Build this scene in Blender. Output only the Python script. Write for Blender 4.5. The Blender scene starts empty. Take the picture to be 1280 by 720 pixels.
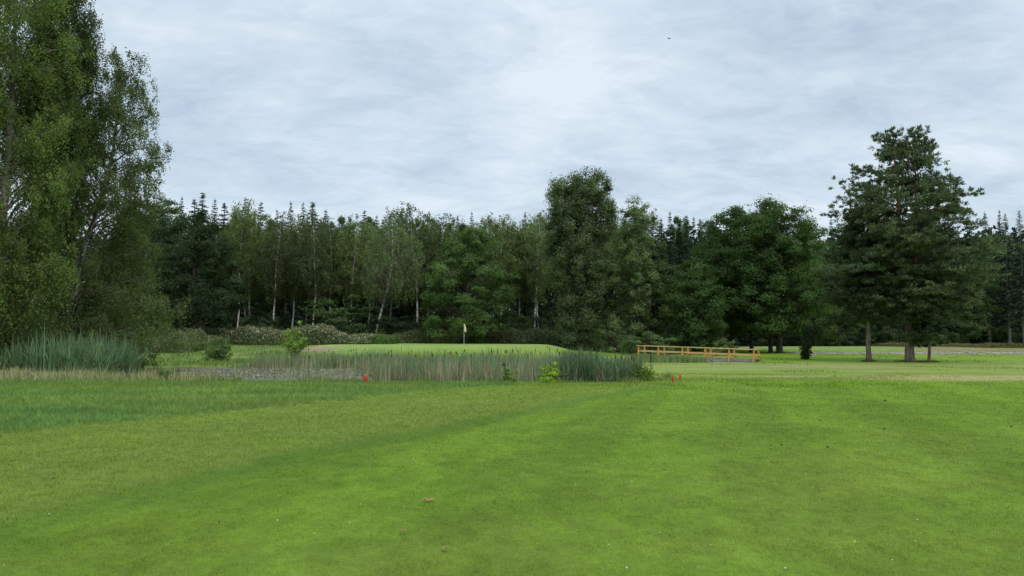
import bpy, math, numpy as np
from mathutils import Vector
PI = math.pi
rng = np.random.default_rng(11)
sc = bpy.context.scene
COL = sc.collection

# ------------------------------------------------------------------ camera
F = 1005.0; TH = math.atan(65/F); EYE = 1.65
cam = bpy.data.cameras.new('camera'); co = bpy.data.objects.new('camera', cam); COL.objects.link(co)
cam.sensor_width = 36; cam.lens = F/1280*36; cam.clip_end = 6000; cam.clip_start = 0.05
co.location = (0, 0, EYE); co.rotation_euler = (PI/2+TH, 0, 0)
sc.camera = co
def at(px, py, d):
    a = (px-640)/F; b = (360-py)/F
    k = math.cos(TH)-b*math.sin(TH)
    return a*d/k, d, EYE+(math.sin(TH)+b*math.cos(TH))/k*d
def ztop(py, d): return at(640, py, d)[2]
def xat(px, d, py=425): return at(px, py, d)[0]

# ------------------------------------------------------------------ noise, height, colour zones
_perm = np.random.default_rng(5).random((256, 256))
def vn(x, y, s=0):
    x = np.asarray(x, float)+s*17.3; y = np.asarray(y, float)+s*9.1
    xi = np.floor(x).astype(int); yi = np.floor(y).astype(int)
    fx = x-xi; fy = y-yi; fx = fx*fx*(3-2*fx); fy = fy*fy*(3-2*fy)
    g = lambda a, b: _perm[a % 256, b % 256]
    return (g(xi, yi)*(1-fx)+g(xi+1, yi)*fx)*(1-fy)+(g(xi, yi+1)*(1-fx)+g(xi+1, yi+1)*fx)*fy
def fbm(x, y, s=0, o=3):
    r = 0; a = .5; t = 0
    for k in range(o):
        r = r+a*vn(x*2**k, y*2**k, s+k*3); t += a; a *= .5
    return r/t
def ss(a, b, x):
    t = np.clip((np.asarray(x, float)-a)/(b-a), 0, 1); return t*t*(3-2*t)
PX = [-60, -34, -25, -18, -14, -8, 0, 4.5, 6.3, 8]
PN = [42, 40, 36, 34, 32.6, 31.2, 30.8, 31.2, 34.0, 38]
PF = [46, 48, 50, 52.5, 57, 57, 52, 45, 39.5, 38.5]
def pond(x, y, w=1.2):
    n = np.interp(x, PX, PN)+(fbm(x*.7, y*.7, 4)-.5)*1.2; f = np.interp(x, PX, PF)+(fbm(x*.6, y*.6, 8)-.5)*2
    return ss(-.3, w, y-n)*ss(-.3, w, f-y)*ss(-60, -50, x)*ss(7.2, 6, x)
def pool(x, y):
    return ss(1.12, .8, np.hypot((x-16.2)/3.6, (y-67)/7.0))
def greenm(x, y):
    a = np.abs((x+7.6)/13.0); b = np.abs((y-82)/11.5)
    return ss(1.12, .82, (a**2.6+b**2.6)**(1/2.6)+(fbm(x*.15, y*.15, 2)-.5)*.1)
def bunker(x, y):
    return ss(1.1, .85, np.hypot((x+17.6)/3.6, (y-76.3)/2.6)+(fbm(x*.5, y*.5, 6)-.5)*.3)
def fgreen(x, y):     # far putting green on the right
    return ss(1.1, .9, np.hypot((x-42)/17, (y-101)/10.5))
def height(x, y):
    x = np.asarray(x, float); y = np.asarray(y, float)
    h = ss(62, 110, y)*.6+.85*ss(64, 92, y)*ss(14, -4, x)
    h = h+(fbm(x*.12, y*.12, 1)-.5)*.10*ss(3, 12, y)+(fbm(x*.6, y*.6, 7)-.5)*.03
    h = h+.10*ss(.3, -.3, x-(np.interp(y, FLY, FLX)))*ss(3, 7, y)*ss(34, 24, y)
    g = greenm(x, y); h = h*(1-g)+g*(1.18+.004*(y-82))
    b = bunker(x, y); h = h*(1-b*.8)+b*.8*(.72)
    fg = fgreen(x, y); h = h+fg*.18
    # banks of the ponds
    p = pond(x, y, 2.2); h = h*(1-p)+p*(-.8)
    q = pool(x, y); h = h*(1-q)+q*(-.6)
    # bank below the far green
    return h
# mowing line of the fairway, x as a function of distance
FLY = [0, 5.6, 6.9, 9, 10.4, 11.8, 15.1, 18, 22, 27.6, 31, 40]
FLX = [-5.4, -4.7, -4.4, -3.9, -3.5, -2.8, -1.35, 0.1, 1.9, 4.6, 6.6, 12]
RLY = [0, 10, 13, 14.8, 16.6, 17.5, 19.5, 23, 26.7, 30, 33]
RLX = [-9.5, -8.9, -8.3, -7.9, -7.2, -6.3, -4.7, -3.6, -1.6, 1.9, 5.5]
def mix(c, d, m):
    m = np.asarray(m)[..., None]; return c*(1-m)+np.asarray(d)*m
def zone(x, y):
    """albedo of the turf and soil at a point"""
    n1 = fbm(x*.35, y*.35, 11); n2 = fbm(x*.09, y*.09, 12); n3 = fbm(x*1.3, y*.5, 13)
    c = np.ones(x.shape+(3,))*np.array([.150, .256, .020])
    c = mix(c, [.194, .284, .036], ss(.38, .66, n2)*.85)
    c = mix(c, [.114, .212, .015], ss(.48, .70, n1)*.5)
    c = c*(1+.22*(fbm(x*1.6, y*.9, 14)-.5)+.36*(fbm(x*6, y*3.5, 15)-.5))[..., None]
    # mowing stripes run away from the camera
    st = .5+.5*np.sin((x-np.interp(y, FLY, FLX)*.55)*2.1)
    c = c*(1+.13*(ss(.3, .7, st)-.5)*ss(60, 20, y))[..., None]
    fx = np.interp(y, FLY, FLX)+(n3-.5)*.35; rx = np.interp(y, RLY, RLX)+(n3-.5)*1.3
    semi = ss(.15, -.15, x-fx)*ss(40, 30, y)
    c = mix(c, [.184, .252, .044], semi*(.45+.5*n1))
    edge = np.exp(-((x-fx-.12)/(.2+.15*n3))**2)*ss(36, 24, y)
    c = mix(c, [.075, .165, .018], edge*.6)
    rough = ss(.3, -.5, x-rx)*ss(36, 32, y)
    c = mix(c, mix(np.ones(c.shape)*np.array([.136, .232, .062]), [.182, .262, .064], ss(.42, .65, fbm(x*.35, y*1.1, 21))), rough)
    c = c*(1+rough*.5*(fbm(x*.6, y*1.6, 22)-.5))[..., None]
    # drier turf between pond and pines
    dry = ss(26, 50, y+(n1-.5)*8)*ss(66, 52, y)*ss(2, 10, x)
    c = mix(c, [.20, .262, .070], dry*(.12+.6*n1))
    d2 = ss(.47, .66, fbm(x*.12, y*.35, 31))*ss(31, 42, y)*ss(62, 48, y)*ss(3, 10, x)
    c = mix(c, [.33, .32, .13], d2*.42)
    d3 = ss(1.3, .55, np.hypot((x-22.5)/7.5, (y-34.6)/2.6)+(n1-.5)*.5)
    c = mix(c, [.40, .35, .165], d3*.85)
    d4 = ss(1.3, .6, np.hypot((x-15.0)/7.5, (y-37.5)/1.3)+(n1-.5)*.7)
    c = mix(c, [.36, .33, .15], d4*.6)
    d5 = ss(1.3, .6, np.hypot((x-20)/6, (y-50)/3.0)+(n1-.5)*.6)
    c = mix(c, [.30, .27, .13], d5*.5)
    # meadow left of the green and beyond the pond
    mead = ss(-8, -14, x)*ss(48, 52, y)
    c = mix(c, mix(np.ones(c.shape)*np.array([.11, .19, .045]), [.17, .24, .055], ss(.35, .65, fbm(x*.35, y*.8, 24))), mead)
    c = c*(1+mead*.7*(fbm(x*.5, y*1.2, 23)-.5))[..., None]
    c = mix(c, [.19, .27, .035], .8*ss(1.2, .7, np.hypot((x+22)/5.5, (y-56)/3.2)))
    g = greenm(x, y); c = mix(c, [.230, .335, .085], g*.95)
    fg = fgreen(x, y); c = mix(c, [.19, .29, .07], fg)
    heath = ss(40, 50, x+(n1-.5)*6)*ss(84, 90, y)*ss(108, 100, y)
    c = mix(c, [.23, .17, .095], heath*(.5+.5*n1))
    bank = ss(1.0, .3, np.abs(y-84.5)/5)*ss(28, 33, x)*ss(72, 60, x)
    c = mix(c, [.36, .32, .22], bank*ss(.35, .6, fbm(x*1.2, y*.6, 51)))
    path = ss(.9, .5, np.abs(y-(72-(x-9)*.35))/1.0)*ss(3, 5, x)*ss(11.8, 10.6, x)
    c = mix(c, [.42, .36, .24], path)
    b = bunker(x, y); c = mix(c, [.30, .225, .15], ss(.3, .7, b))
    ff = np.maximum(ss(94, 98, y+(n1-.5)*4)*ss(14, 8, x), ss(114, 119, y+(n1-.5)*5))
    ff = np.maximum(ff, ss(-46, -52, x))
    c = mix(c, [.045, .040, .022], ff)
    c = mix(c, [.07, .06, .035], np.maximum(ss(.25, .6, pond(x, y)), ss(.3, .7, pool(x, y))))
    return c

# ------------------------------------------------------------------ mesh building
class Geo:
    def __init__(s): s.V = []; s.F = []; s.C = []; s.n = 0
    def add(s, V, F, C=None):
        V = np.asarray(V, float).reshape(-1, 3); F = np.asarray(F, int)
        s.V.append(V); s.F.append(F+s.n); s.n += len(V)
        if C is None: C = np.ones((len(V), 3))*.5
        C = np.asarray(C, float)
        if C.ndim == 1: C = np.tile(C, (len(V), 1))
        s.C.append(C)
    def build(s, name, mat, parent=None, smooth=False, loc=(0, 0, 0)):
        V = np.vstack(s.V).astype(np.float32); C = np.vstack(s.C)
        me = bpy.data.meshes.new(name)
        me.vertices.add(len(V)); me.vertices.foreach_set('co', V.ravel())
        li = np.concatenate([f.ravel() for f in s.F]).astype(np.int32)
        tot = np.concatenate([np.full(len(f), f.shape[1]) for f in s.F]).astype(np.int32)
        st = np.concatenate([[0], np.cumsum(tot)[:-1]]).astype(np.int32)
        me.loops.add(len(li)); me.loops.foreach_set('vertex_index', li)
        me.polygons.add(len(tot)); me.polygons.foreach_set('loop_start', st); me.polygons.foreach_set('loop_total', tot)
        me.polygons.foreach_set('use_smooth', np.full(len(tot), smooth))
        at_ = me.color_attributes.new('Col', 'FLOAT_COLOR', 'POINT')
        at_.data.foreach_set('color', np.hstack([C, np.ones((len(C), 1))]).astype(np.float32).ravel())
        me.update(calc_edges=True)
        me.materials.append(mat)
        o = bpy.data.objects.new(name, me); COL.objects.link(o); o.location = loc
        if parent: o.parent = parent
        return o
    def box(s, c, d, C=None, rz=0, tilt=(0, 0)):
        x, y, z = np.array(d)/2
        V = np.array([[a*x, b*y, e*z] for a in (-1, 1) for b in (-1, 1) for e in (-1, 1)])
        R = np.array(__import__('mathutils').Euler((tilt[0], tilt[1], rz)).to_matrix())
        V = V@R.T+np.array(c)
        s.add(V, [[0, 1, 3, 2], [4, 6, 7, 5], [0, 4, 5, 1], [2, 3, 7, 6], [0, 2, 6, 4], [1, 5, 7, 3]], C)
    def tube(s, P, R, n=6, C=None, flare=None):
        P = np.asarray(P, float); R = np.asarray(R, float); k = len(P)
        T = np.gradient(P, axis=0); T /= np.linalg.norm(T, axis=1)[:, None]+1e-9
        up = np.where(np.abs(T[:, 2:3]) > .9, np.array([[1., 0, 0]]), np.array([[0, 0, 1.]]))
        A = np.cross(T, up); A /= np.linalg.norm(A, axis=1)[:, None]+1e-9; B = np.cross(T, A)
        for i in range(1, k):      # keep the frame from flipping
            a = A[i-1]-T[i]*np.dot(A[i-1], T[i]); a /= np.linalg.norm(a)+1e-9; A[i] = a; B[i] = np.cross(T[i], a)
        th = np.arange(n)*2*PI/n
        rr = R[:, None]*np.ones((1, n))
        if flare is not None: rr = rr*flare
        V = P[:, None]+rr[..., None]*(np.cos(th)[None, :, None]*A[:, None]+np.sin(th)[None, :, None]*B[:, None])
        i = np.arange(k-1)[:, None]*n; j = np.arange(n)[None]; j2 = (j+1) % n
        Fq = np.stack([i+j, i+j2, i+n+j2, i+n+j], -1).reshape(-1, 4)
        s.add(V.reshape(-1, 3), Fq, C)
        if R[-1] > .004: s.add(V[-1], [list(range(n))], C)
def unit(v): return v/(np.linalg.norm(v, axis=-1, keepdims=True)+1e-9)
def cards(g, c, L, W, col, r, u=None, nb=.35, out=None):
    """leaf blades: a rhombus for each leaf"""
    N = len(c)
    if u is None: u = r.normal(size=(N, 3))
    u = unit(u)
    if out is None: n = r.normal(size=(N, 3)); n[:, 2] += nb*2
    else:
        n = r.normal(size=(N, 3))*.42+unit(out)*np.array([1, 1, 1.])+np.array([0, 0, .25]); n = unit(n); u = unit(u-n*(u*n).sum(1, keepdims=True))
    v = unit(np.cross(n, u))
    L = np.broadcast_to(L, (N,))[:, None]; W = np.broadcast_to(W, (N,))[:, None]
    V = np.stack([c-u*L/2, c+v*W/2-u*L*.05, c+u*L/2, c-v*W/2-u*L*.05], 1)
    g.add(V.reshape(-1, 3), np.arange(4*N).reshape(-1, 4), np.repeat(col, 4, 0))
def leafcol(base, N, r, sp=.22, hue=.12):
    c = np.array(base)[None]*(1+sp*r.normal(size=(N, 1)).clip(-2, 2))
    h = r.normal(size=N)*hue; c = c*np.stack([1.09+h, 1.1*np.ones(N), 1.06-h*.6], 1)
    return c.clip(.004, .9)
def tag(o, label=None, cat=None, group=None, kind=None):
    if label: o['label'] = label
    if cat: o['category'] = cat
    if group: o['group'] = group
    if kind: o['kind'] = kind
    return o
def empty(name, loc=(0, 0, 0), rz=0):
    o = bpy.data.objects.new(name, None); COL.objects.link(o); o.location = loc; o.rotation_euler = (0, 0, rz)
    o.empty_display_size = .3
    return o

# ------------------------------------------------------------------ materials
def newmat(name):
    m = bpy.data.materials.new(name); m.use_nodes = True; nt = m.node_tree; nt.nodes.clear()
    out = nt.nodes.new('ShaderNodeOutputMaterial'); return m, nt, out
def N(nt, t, **k):
    n = nt.nodes.new('ShaderNode'+t)
    for a, b in k.items():
        if a in n.inputs: n.inputs[a].default_value = b
        else: setattr(n, a, b)
    return n
def mulc(nt, a, fac_socket, lo, hi):
    """colour a times a grey mapped from fac"""
    mr = N(nt, 'MapRange'); mr.inputs['From Min'].default_value = .3; mr.inputs['From Max'].default_value = .7
    mr.inputs['To Min'].default_value = lo; mr.inputs['To Max'].default_value = hi; nt.links.new(fac_socket, mr.inputs['Value'])
    vm = N(nt, 'VectorMath', operation='SCALE'); nt.links.new(a, vm.inputs[0]); nt.links.new(mr.outputs[0], vm.inputs['Scale'])
    return vm.outputs[0]
def leaf_mat(name, trans=.3, rough=.6, obj_var=.22, spec=.14):
    m, nt, out = newmat(name)
    a = N(nt, 'Attribute', attribute_name='Col'); oi = N(nt, 'ObjectInfo')
    mr = N(nt, 'MapRange'); mr.inputs['To Min'].default_value = 1-obj_var; mr.inputs['To Max'].default_value = 1+obj_var
    nt.links.new(oi.outputs['Random'], mr.inputs['Value'])
    vm = N(nt, 'VectorMath', operation='SCALE'); nt.links.new(a.outputs['Color'], vm.inputs[0]); nt.links.new(mr.outputs[0], vm.inputs['Scale'])
    p = N(nt, 'BsdfPrincipled'); p.inputs['Roughness'].default_value = rough; p.inputs['Specular IOR Level'].default_value = spec
    t = N(nt, 'BsdfTranslucent'); mx = N(nt, 'MixShader'); mx.inputs[0].default_value = trans
    nt.links.new(vm.outputs[0], p.inputs['Base Color'])
    tc = N(nt, 'VectorMath', operation='MULTIPLY'); tc.inputs[1].default_value = (1.3, 1.4, .7); nt.links.new(vm.outputs[0], tc.inputs[0])
    nt.links.new(tc.outputs[0], t.inputs['Color'])
    nt.links.new(p.outputs[0], mx.inputs[1]); nt.links.new(t.outputs[0], mx.inputs[2]); nt.links.new(mx.outputs[0], out.inputs[0])
    return m
def bark_mat(name, c1, c2, scale=6, stretch=.25, bump=.5, birch=False):
    m, nt, out = newmat(name)
    tc = N(nt, 'TexCoord'); mp = N(nt, 'Mapping'); nt.links.new(tc.outputs['Object'], mp.inputs[0])
    mp.inputs['Scale'].default_value = (1, 1, 4.5) if birch else (1, 1, stretch)
    n1 = N(nt, 'TexNoise'); n1.inputs['Scale'].default_value = scale; n1.inputs['Detail'].default_value = 6; nt.links.new(mp.outputs[0], n1.inputs['Vector'])
    cr = N(nt, 'ValToRGB'); nt.links.new(n1.outputs['Fac'], cr.inputs[0])
    e = cr.color_ramp.elements
    e[0].position = .40 if birch else .35; e[0].color = (*c1, 1); e[1].position = .47 if birch else .65; e[1].color = (*c2, 1)
    p = N(nt, 'BsdfPrincipled'); p.inputs['Roughness'].default_value = .85
    a = N(nt, 'Attribute', attribute_name='Col')
    mm = N(nt, 'Mix', data_type='RGBA', blend_type='MULTIPLY'); mm.inputs[0].default_value = 1
    sc2 = N(nt, 'VectorMath', operation='SCALE'); sc2.inputs['Scale'].default_value = 2; nt.links.new(a.outputs['Color'], sc2.inputs[0])
    nt.links.new(cr.outputs[0], mm.inputs[6]); nt.links.new(sc2.outputs[0], mm.inputs[7])
    nt.links.new(mm.outputs[2], p.inputs['Base Color'])
    b = N(nt, 'Bump'); b.inputs['Strength'].default_value = bump; b.inputs['Distance'].default_value = .05
    nt.links.new(n1.outputs['Fac'], b.inputs['Height']); nt.links.new(b.outputs[0], p.inputs['Normal'])
    nt.links.new(p.outputs[0], out.inputs[0]); return m
def plain(name, c, rough=.6, var=.25, scale=8, metal=0, spec=.4):
    m, nt, out = newmat(name)
    tc = N(nt, 'TexCoord'); n1 = N(nt, 'TexNoise'); n1.inputs['Scale'].default_value = scale; n1.inputs['Detail'].default_value = 4
    nt.links.new(tc.outputs['Object'], n1.inputs['Vector'])
    rgb = N(nt, 'RGB'); rgb.outputs[0].default_value = (*c, 1)
    p = N(nt, 'BsdfPrincipled'); p.inputs['Roughness'].default_value = rough; p.inputs['Specular IOR Level'].default_value = spec
    nt.links.new(mulc(nt, rgb.outputs[0], n1.outputs['Fac'], 1-var, 1+var), p.inputs['Base Color'])
    nt.links.new(p.outputs[0], out.inputs[0]); return m

M_leaf = leaf_mat('leaf', .42); M_birchleaf = leaf_mat('birch_leaf', .45); M_needle = leaf_mat('needle', .2, .6)
M_grass = leaf_mat('grass_blade', .3, .65, 0, .10); M_reed = leaf_mat('reed_blade', .25, .5, 0, .22)
M_bark = bark_mat('bark', (.035, .030, .024), (.13, .11, .085), 9)
M_darkbark = bark_mat('dark_bark', (.02, .018, .014), (.07, .06, .045), 9)
M_pinebark = bark_mat('pine_bark', (.07, .05, .038), (.30, .22, .165), 7)
M_birchbark = bark_mat('birch_bark', (.03, .03, .028), (.66, .64, .60), 3.5, birch=True)
M_palebark = bark_mat('pale_bark', (.12, .11, .10), (.34, .32, .28), 7)

def ground_mat():
    m, nt, out = newmat('turf')
    a = N(nt, 'Attribute', attribute_name='Col'); tc = N(nt, 'TexCoord')
    n1 = N(nt, 'TexNoise'); n1.inputs['Scale'].default_value = 14; n1.inputs['Detail'].default_value = 8; n1.inputs['Roughness'].default_value = .7
    n2 = N(nt, 'TexNoise'); n2.inputs['Scale'].default_value = 1.1; n2.inputs['Detail'].default_value = 5; n2.inputs['Roughness'].default_value = .6
    n3 = N(nt, 'TexNoise'); n3.inputs['Scale'].default_value = .33; n3.inputs['Detail'].default_value = 6; n3.inputs['Roughness'].default_value = .62
    for n in (n1, n2, n3): nt.links.new(tc.outputs['Object'], n.inputs['Vector'])
    c = mulc(nt, a.outputs['Color'], n1.outputs['Fac'], .78, 1.2)
    c = mulc(nt, c, n2.outputs['Fac'], .88, 1.12)
    mr = N(nt, 'MapRange'); mr.inputs['From Min'].default_value = .35; mr.inputs['From Max'].default_value = .7; nt.links.new(n3.outputs['Fac'], mr.inputs['Value'])
    mx = N(nt, 'Mix', data_type='RGBA', blend_type='MULTIPLY'); nt.links.new(mr.outputs[0], mx.inputs[0]); nt.links.new(c, mx.inputs[6]); mx.inputs[7].default_value = (1.18, 1.02, 1.15, 1)
    p = N(nt, 'BsdfPrincipled'); p.inputs['Roughness'].default_value = .9; p.inputs['Specular IOR Level'].default_value = .15
    nt.links.new(mx.outputs[2], p.inputs['Base Color'])
    b = N(nt, 'Bump'); b.inputs['Strength'].default_value = .45; b.inputs['Distance'].default_value = .04; nt.links.new(n1.outputs['Fac'], b.inputs['Height'])
    b2 = N(nt, 'Bump'); b2.inputs['Strength'].default_value = .35; b2.inputs['Distance'].default_value = .25; nt.links.new(n2.outputs['Fac'], b2.inputs['Height']); nt.links.new(b.outputs[0], b2.inputs['Normal'])
    nt.links.new(b2.outputs[0], p.inputs['Normal']); nt.links.new(p.outputs[0], out.inputs[0]); return m
M_ground = ground_mat()
def water_mat():
    m, nt, out = newmat('pond_water')
    p = N(nt, 'BsdfPrincipled'); p.inputs['Base Color'].default_value = (.018, .022, .014, 1); p.inputs['Roughness'].default_value = .06; p.inputs['Specular IOR Level'].default_value = .5
    tc = N(nt, 'TexCoord'); n = N(nt, 'TexNoise'); n.inputs['Scale'].default_value = 3; n.inputs['Detail'].default_value = 3; nt.links.new(tc.outputs['Object'], n.inputs['Vector'])
    b = N(nt, 'Bump'); b.inputs['Strength'].default_value = .12; b.inputs['Distance'].default_value = .02; nt.links.new(n.outputs['Fac'], b.inputs['Height']); nt.links.new(b.outputs[0], p.inputs['Normal'])
    nt.links.new(p.outputs[0], out.inputs[0]); return m
M_water = water_mat()

# ------------------------------------------------------------------ ground sheet (polar fan, fine where the photo looks)
ang = np.concatenate([np.linspace(-48, 48, 420), np.linspace(50, 310, 90)])
rad = np.concatenate([[.4, 1, 2, 3, 4], np.geomspace(4.6, 150, 430), np.geomspace(160, 4000, 24)])
A, R = np.meshgrid(np.radians(ang), rad)
gx = R*np.sin(A); gy = R*np.cos(A); gz = height(gx, gy)
gz = np.where(R > 160, .6, gz)
na, nr = len(ang), len(rad)
i = np.arange(nr-1)[:, None]*na; j = np.arange(na)[None]; j2 = (j+1) % na
FQ = np.stack([i+j2, i+j, i+na+j, i+na+j2], -1).reshape(-1, 4)
zc_ = zone(gx.ravel(), gy.ravel())*(.80+.20*ss(16, 34, R.ravel()))[:, None]      # near ground painted darker for the shadow between the blades
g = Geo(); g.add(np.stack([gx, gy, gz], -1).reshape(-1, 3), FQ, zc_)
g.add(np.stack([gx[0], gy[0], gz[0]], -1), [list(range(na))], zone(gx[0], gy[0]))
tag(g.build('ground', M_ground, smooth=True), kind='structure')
# water sheets
def sheet(name, pts, z):
    g = Geo(); P = np.array([(a, b, z) for a, b in pts]); c = P.mean(0); n = len(P)
    g.add(np.vstack([P, c]), [[k, (k+1) % n, n] for k in range(n)], (.02, .02, .02))
    tag(g.build(name, M_water), kind='structure')
up = [(x, np.interp(x, PX, PN)-1.2) for x in np.linspace(-58, 8, 40)]; dn = [(x, np.interp(x, PX, PF)+1.5) for x in np.linspace(8, -58, 40)]
WZ = -.17
gw = Geo(); UP = np.array([(a, b, WZ) for a, b in up]); DN = np.array([(a, b, WZ) for a, b in dn][::-1])
gw.add(np.vstack([UP, DN]), [[k, k+1, 41+k, 40+k] for k in range(39)]); tag(gw.build('pond_water', M_water), kind='structure')
sheet('pool_water', [(16.2+4.2*math.cos(t), 67+8.0*math.sin(t)) for t in np.linspace(0, 2*PI, 24, endpoint=False)], -.12)

# ------------------------------------------------------------------ grass
def blades(g, x, y, h, w, col, r, z=None, lean=.35, seg=1, droop=.3, sink=.01):
    n = len(x); z = height(x, y)-sink if z is None else z
    a = r.uniform(0, 2*PI, n); b = r.uniform(0, 2*PI, n); l = np.abs(r.normal(size=n))*lean*h
    B = np.stack([x, y, z], -1); D = np.stack([np.cos(a), np.sin(a), 0*a], -1); S = np.stack([np.cos(b), np.sin(b), 0*b], -1)
    w = np.broadcast_to(w, (n,))
    if seg == 1:
        T = B+D*l[:, None]; T[:, 2] += h
        V = np.stack([B-S*w[:, None]/2, B+S*w[:, None]/2, T], 1)
        g.add(V.reshape(-1, 3), np.arange(3*n).reshape(-1, 3), np.repeat(col, 3, 0)); return
    L = []
    for q in range(seg+1):
        t = q/seg; P = B+D*(l*t**1.8)[:, None]; P[:, 2] += h*(t-droop*t**3*np.minimum(1, l/h*1.5))
        ww = (w*(1-.9*t**2)/2)[:, None]; L += [P-S*ww, P+S*ww]
    V = np.stack(L, 1); m = 2*(seg+1)
    f = np.array([[2*q, 2*q+1, 2*q+3, 2*q+2] for q in range(seg)])
    Fc = (np.arange(n)[:, None, None]*m+f[None]).reshape(-1, 4)
    g.add(V.reshape(-1, 3), Fc, np.repeat(col, m, 0))
# lily pads on the open water
def openwater(x, y):
    r = x/y; return ss(-.42, -.385, r+(vn(x*.8, y*.8, 3)-.5)*.05)*ss(-.175, -.205, r+(vn(x*.7, y*.7, 5)-.5)*.05)*ss(52.3, 51, y+(vn(x*.9, y*.5, 6)-.5)*2)
r = np.random.default_rng(3)
n = 85000; x = r.uniform(-22, -6, n); y = r.uniform(33, 54, n)
k = (openwater(x, y) > .35) & (pond(x, y) > .35) & (fbm(x*.35, y*.8, 9) > .34-.1*r.random(n)); x = x[k]; y = y[k]; n = len(x)
th = np.arange(7)*2*PI/7; rr = r.uniform(.025, .075, n)
V = np.zeros((n, 7, 3)); V[..., 0] = x[:, None]+rr[:, None]*np.cos(th); V[..., 1] = y[:, None]+rr[:, None]*np.sin(th)
tilt = r.normal(size=(n, 2))*.13
V[..., 2] = WZ+.012+r.uniform(0, .03, n)[:, None]+(rr[:, None]*(np.cos(th)*tilt[:, :1]+np.sin(th)*tilt[:, 1:]))
c = leafcol((.17, .185, .12), n, r, .35, .2); pk = r.random(n) < .15; c[pk] = leafcol((.30, .22, .17), pk.sum(), r)
g = Geo(); g.add(V.reshape(-1, 3), np.arange(7*n).reshape(-1, 7), np.repeat(c, 7, 0))
M_pad = leaf_mat('lily_pad', 0, .5, 0, .35)
n = 15000; q = r.integers(0, len(x), n); blades(g, x[q]+r.normal(size=n)*.1, y[q]+r.normal(size=n)*.1, r.uniform(.03, .13, n)*(.4+1.2*vn(x[q]*1.5, y[q]*2.5, 44)), .035, np.where((r.random(n) < .35)[:, None], leafcol((.36, .30, .25), n, r), leafcol((.20, .25, .12), n, r)), r, z=np.full(n, WZ), lean=.6)
n = 5000; a = r.uniform(0, 2*PI, n); q = r.random(n)**.5; xx = 16.2+3.3*q*np.cos(a); yy = 67+6.3*q*np.sin(a); rr = r.uniform(.05, .12, n); V = np.zeros((n, 7, 3))
V[..., 0] = xx[:, None]+rr[:, None]*np.cos(th); V[..., 1] = yy[:, None]+rr[:, None]*np.sin(th); V[..., 2] = -.105+r.uniform(0, .03, n)[:, None]
g.add(V.reshape(-1, 3), np.arange(7*n).reshape(-1, 7), np.repeat(leafcol((.40, .40, .36), n, r, .2, .06), 7, 0))  # pale discs added so that the pool surface looks pale
tag(g.build('lily_pads', M_pad), 'grey green lily pads crowding the open pond water, pale discs standing for the pale surface of the small pool', 'water plants', kind='stuff')

r = np.random.default_rng(21)
def fan(n, d0, d1, a=39):
    d = d0*(d1/d0)**r.random(n); th = np.radians(r.uniform(-a, a, n)); return d*np.sin(th), d*np.cos(th), d
x, y, d = fan(860000, 4.6, 42)
k = (pond(x, y) < .1); x, y, d = x[k], y[k], d[k]
rx = np.interp(y, RLY, RLX); fx = np.interp(y, FLY, FLX)
rough = ss(.3, -.6, x-rx-(fbm(x*1.3, y*.5, 13)-.5)*1.3)*ss(36, 32, y); semi = ss(.1, -.1, x-fx)
s = (d/5.5)
h = (.023+.008*semi+.045*rough)*(.6+.8*r.random(len(x)))*(1+.10*(s-1))
c = zone(x, y)*1.12; c = c*(1+.30*r.normal(size=(len(x), 1)).clip(-1.6, 2))
c = c*(1+.62*(vn(x*9, y*9, 16)-.5)+.5*(vn(x*23, y*17, 17)-.5))[:, None]; h = h*(.75+.5*vn(x*7, y*7, 18)); strw = r.random(len(x)) < .03; c[strw] = c[strw]*.4+np.array([.30, .27, .12])*.6
g = Geo(); blades(g, x, y, h, .0032*s**.95, c.clip(.01, .8), r, lean=.8)
tag(g.build('grass', M_grass), 'short mown green grass of the fairway and its rougher left edge', 'grass', kind='stuff')

# rough and meadow tufts
x, y, d = fan(110000, 27, 110, 40)
k = ((pond(x, y) < .35) & (pool(x, y) < .3) & (greenm(x, y) < .2) & (bunker(x, y) < .2) & (fgreen(x, y) < .3) & ((x < -9) | ((y > 42) & (y < 62) & (x < 7)) | (fbm(x*.3, y*.3, 61) > .63)|(y < 33.5)&(x < 7)&(y > 30+.2*x)))
x, y, d = x[k], y[k], d[k]
h = .07+.14*fbm(x*.5, y*.5, 62)+.22*ss(.55, .75, fbm(x*.25, y*.25, 63))*(x < -9)*(y > 44)
h = h*(.5+r.random(len(x))); h = np.where((x > 7) | (y < 34) & (x > -25), np.minimum(h, .12), h)
c = zone(x, y)*1.1*(1+.25*r.normal(size=(len(x), 1)).clip(-1.6, 2))
g = Geo(); blades(g, x, y, h, .0007*d, c.clip(.01, .8), r, lean=.5)
tag(g.build('meadow_grass', M_grass), 'uncut yellow green grass round the pond and in the meadow beyond it', 'grass', kind='stuff')

# pale dry tall grass on the near left bank
n = 17000; x = r.uniform(-30, -9.5, n); y = r.uniform(31.0, 35.5, n)+np.maximum(0, -x-24)*.35
cl = fbm(x*1.1, y*1.1, 71)
k = (cl > .42+.25*ss(-13, -9.5, x)) & (r.random(n) < .35+cl); x, y, cl = x[k], y[k], cl[k]
h = (.22+.55*cl)*(.5+.7*r.random(len(x)))*ss(-9, -13, x).clip(.4)
tan = r.random(len(x)) < .62
c = np.where(tan[:, None], leafcol((.40, .36, .23), len(x), r, .2, .05), leafcol((.16, .21, .06), len(x), r, .2, .1))
g = Geo(); blades(g, x, y, h, .022, c, r, lean=.45, seg=3, sink=.03)
tag(g.build('dry_grass', M_grass), 'tall straw coloured dry grass along the near bank on the left', 'grass', kind='stuff')
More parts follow.
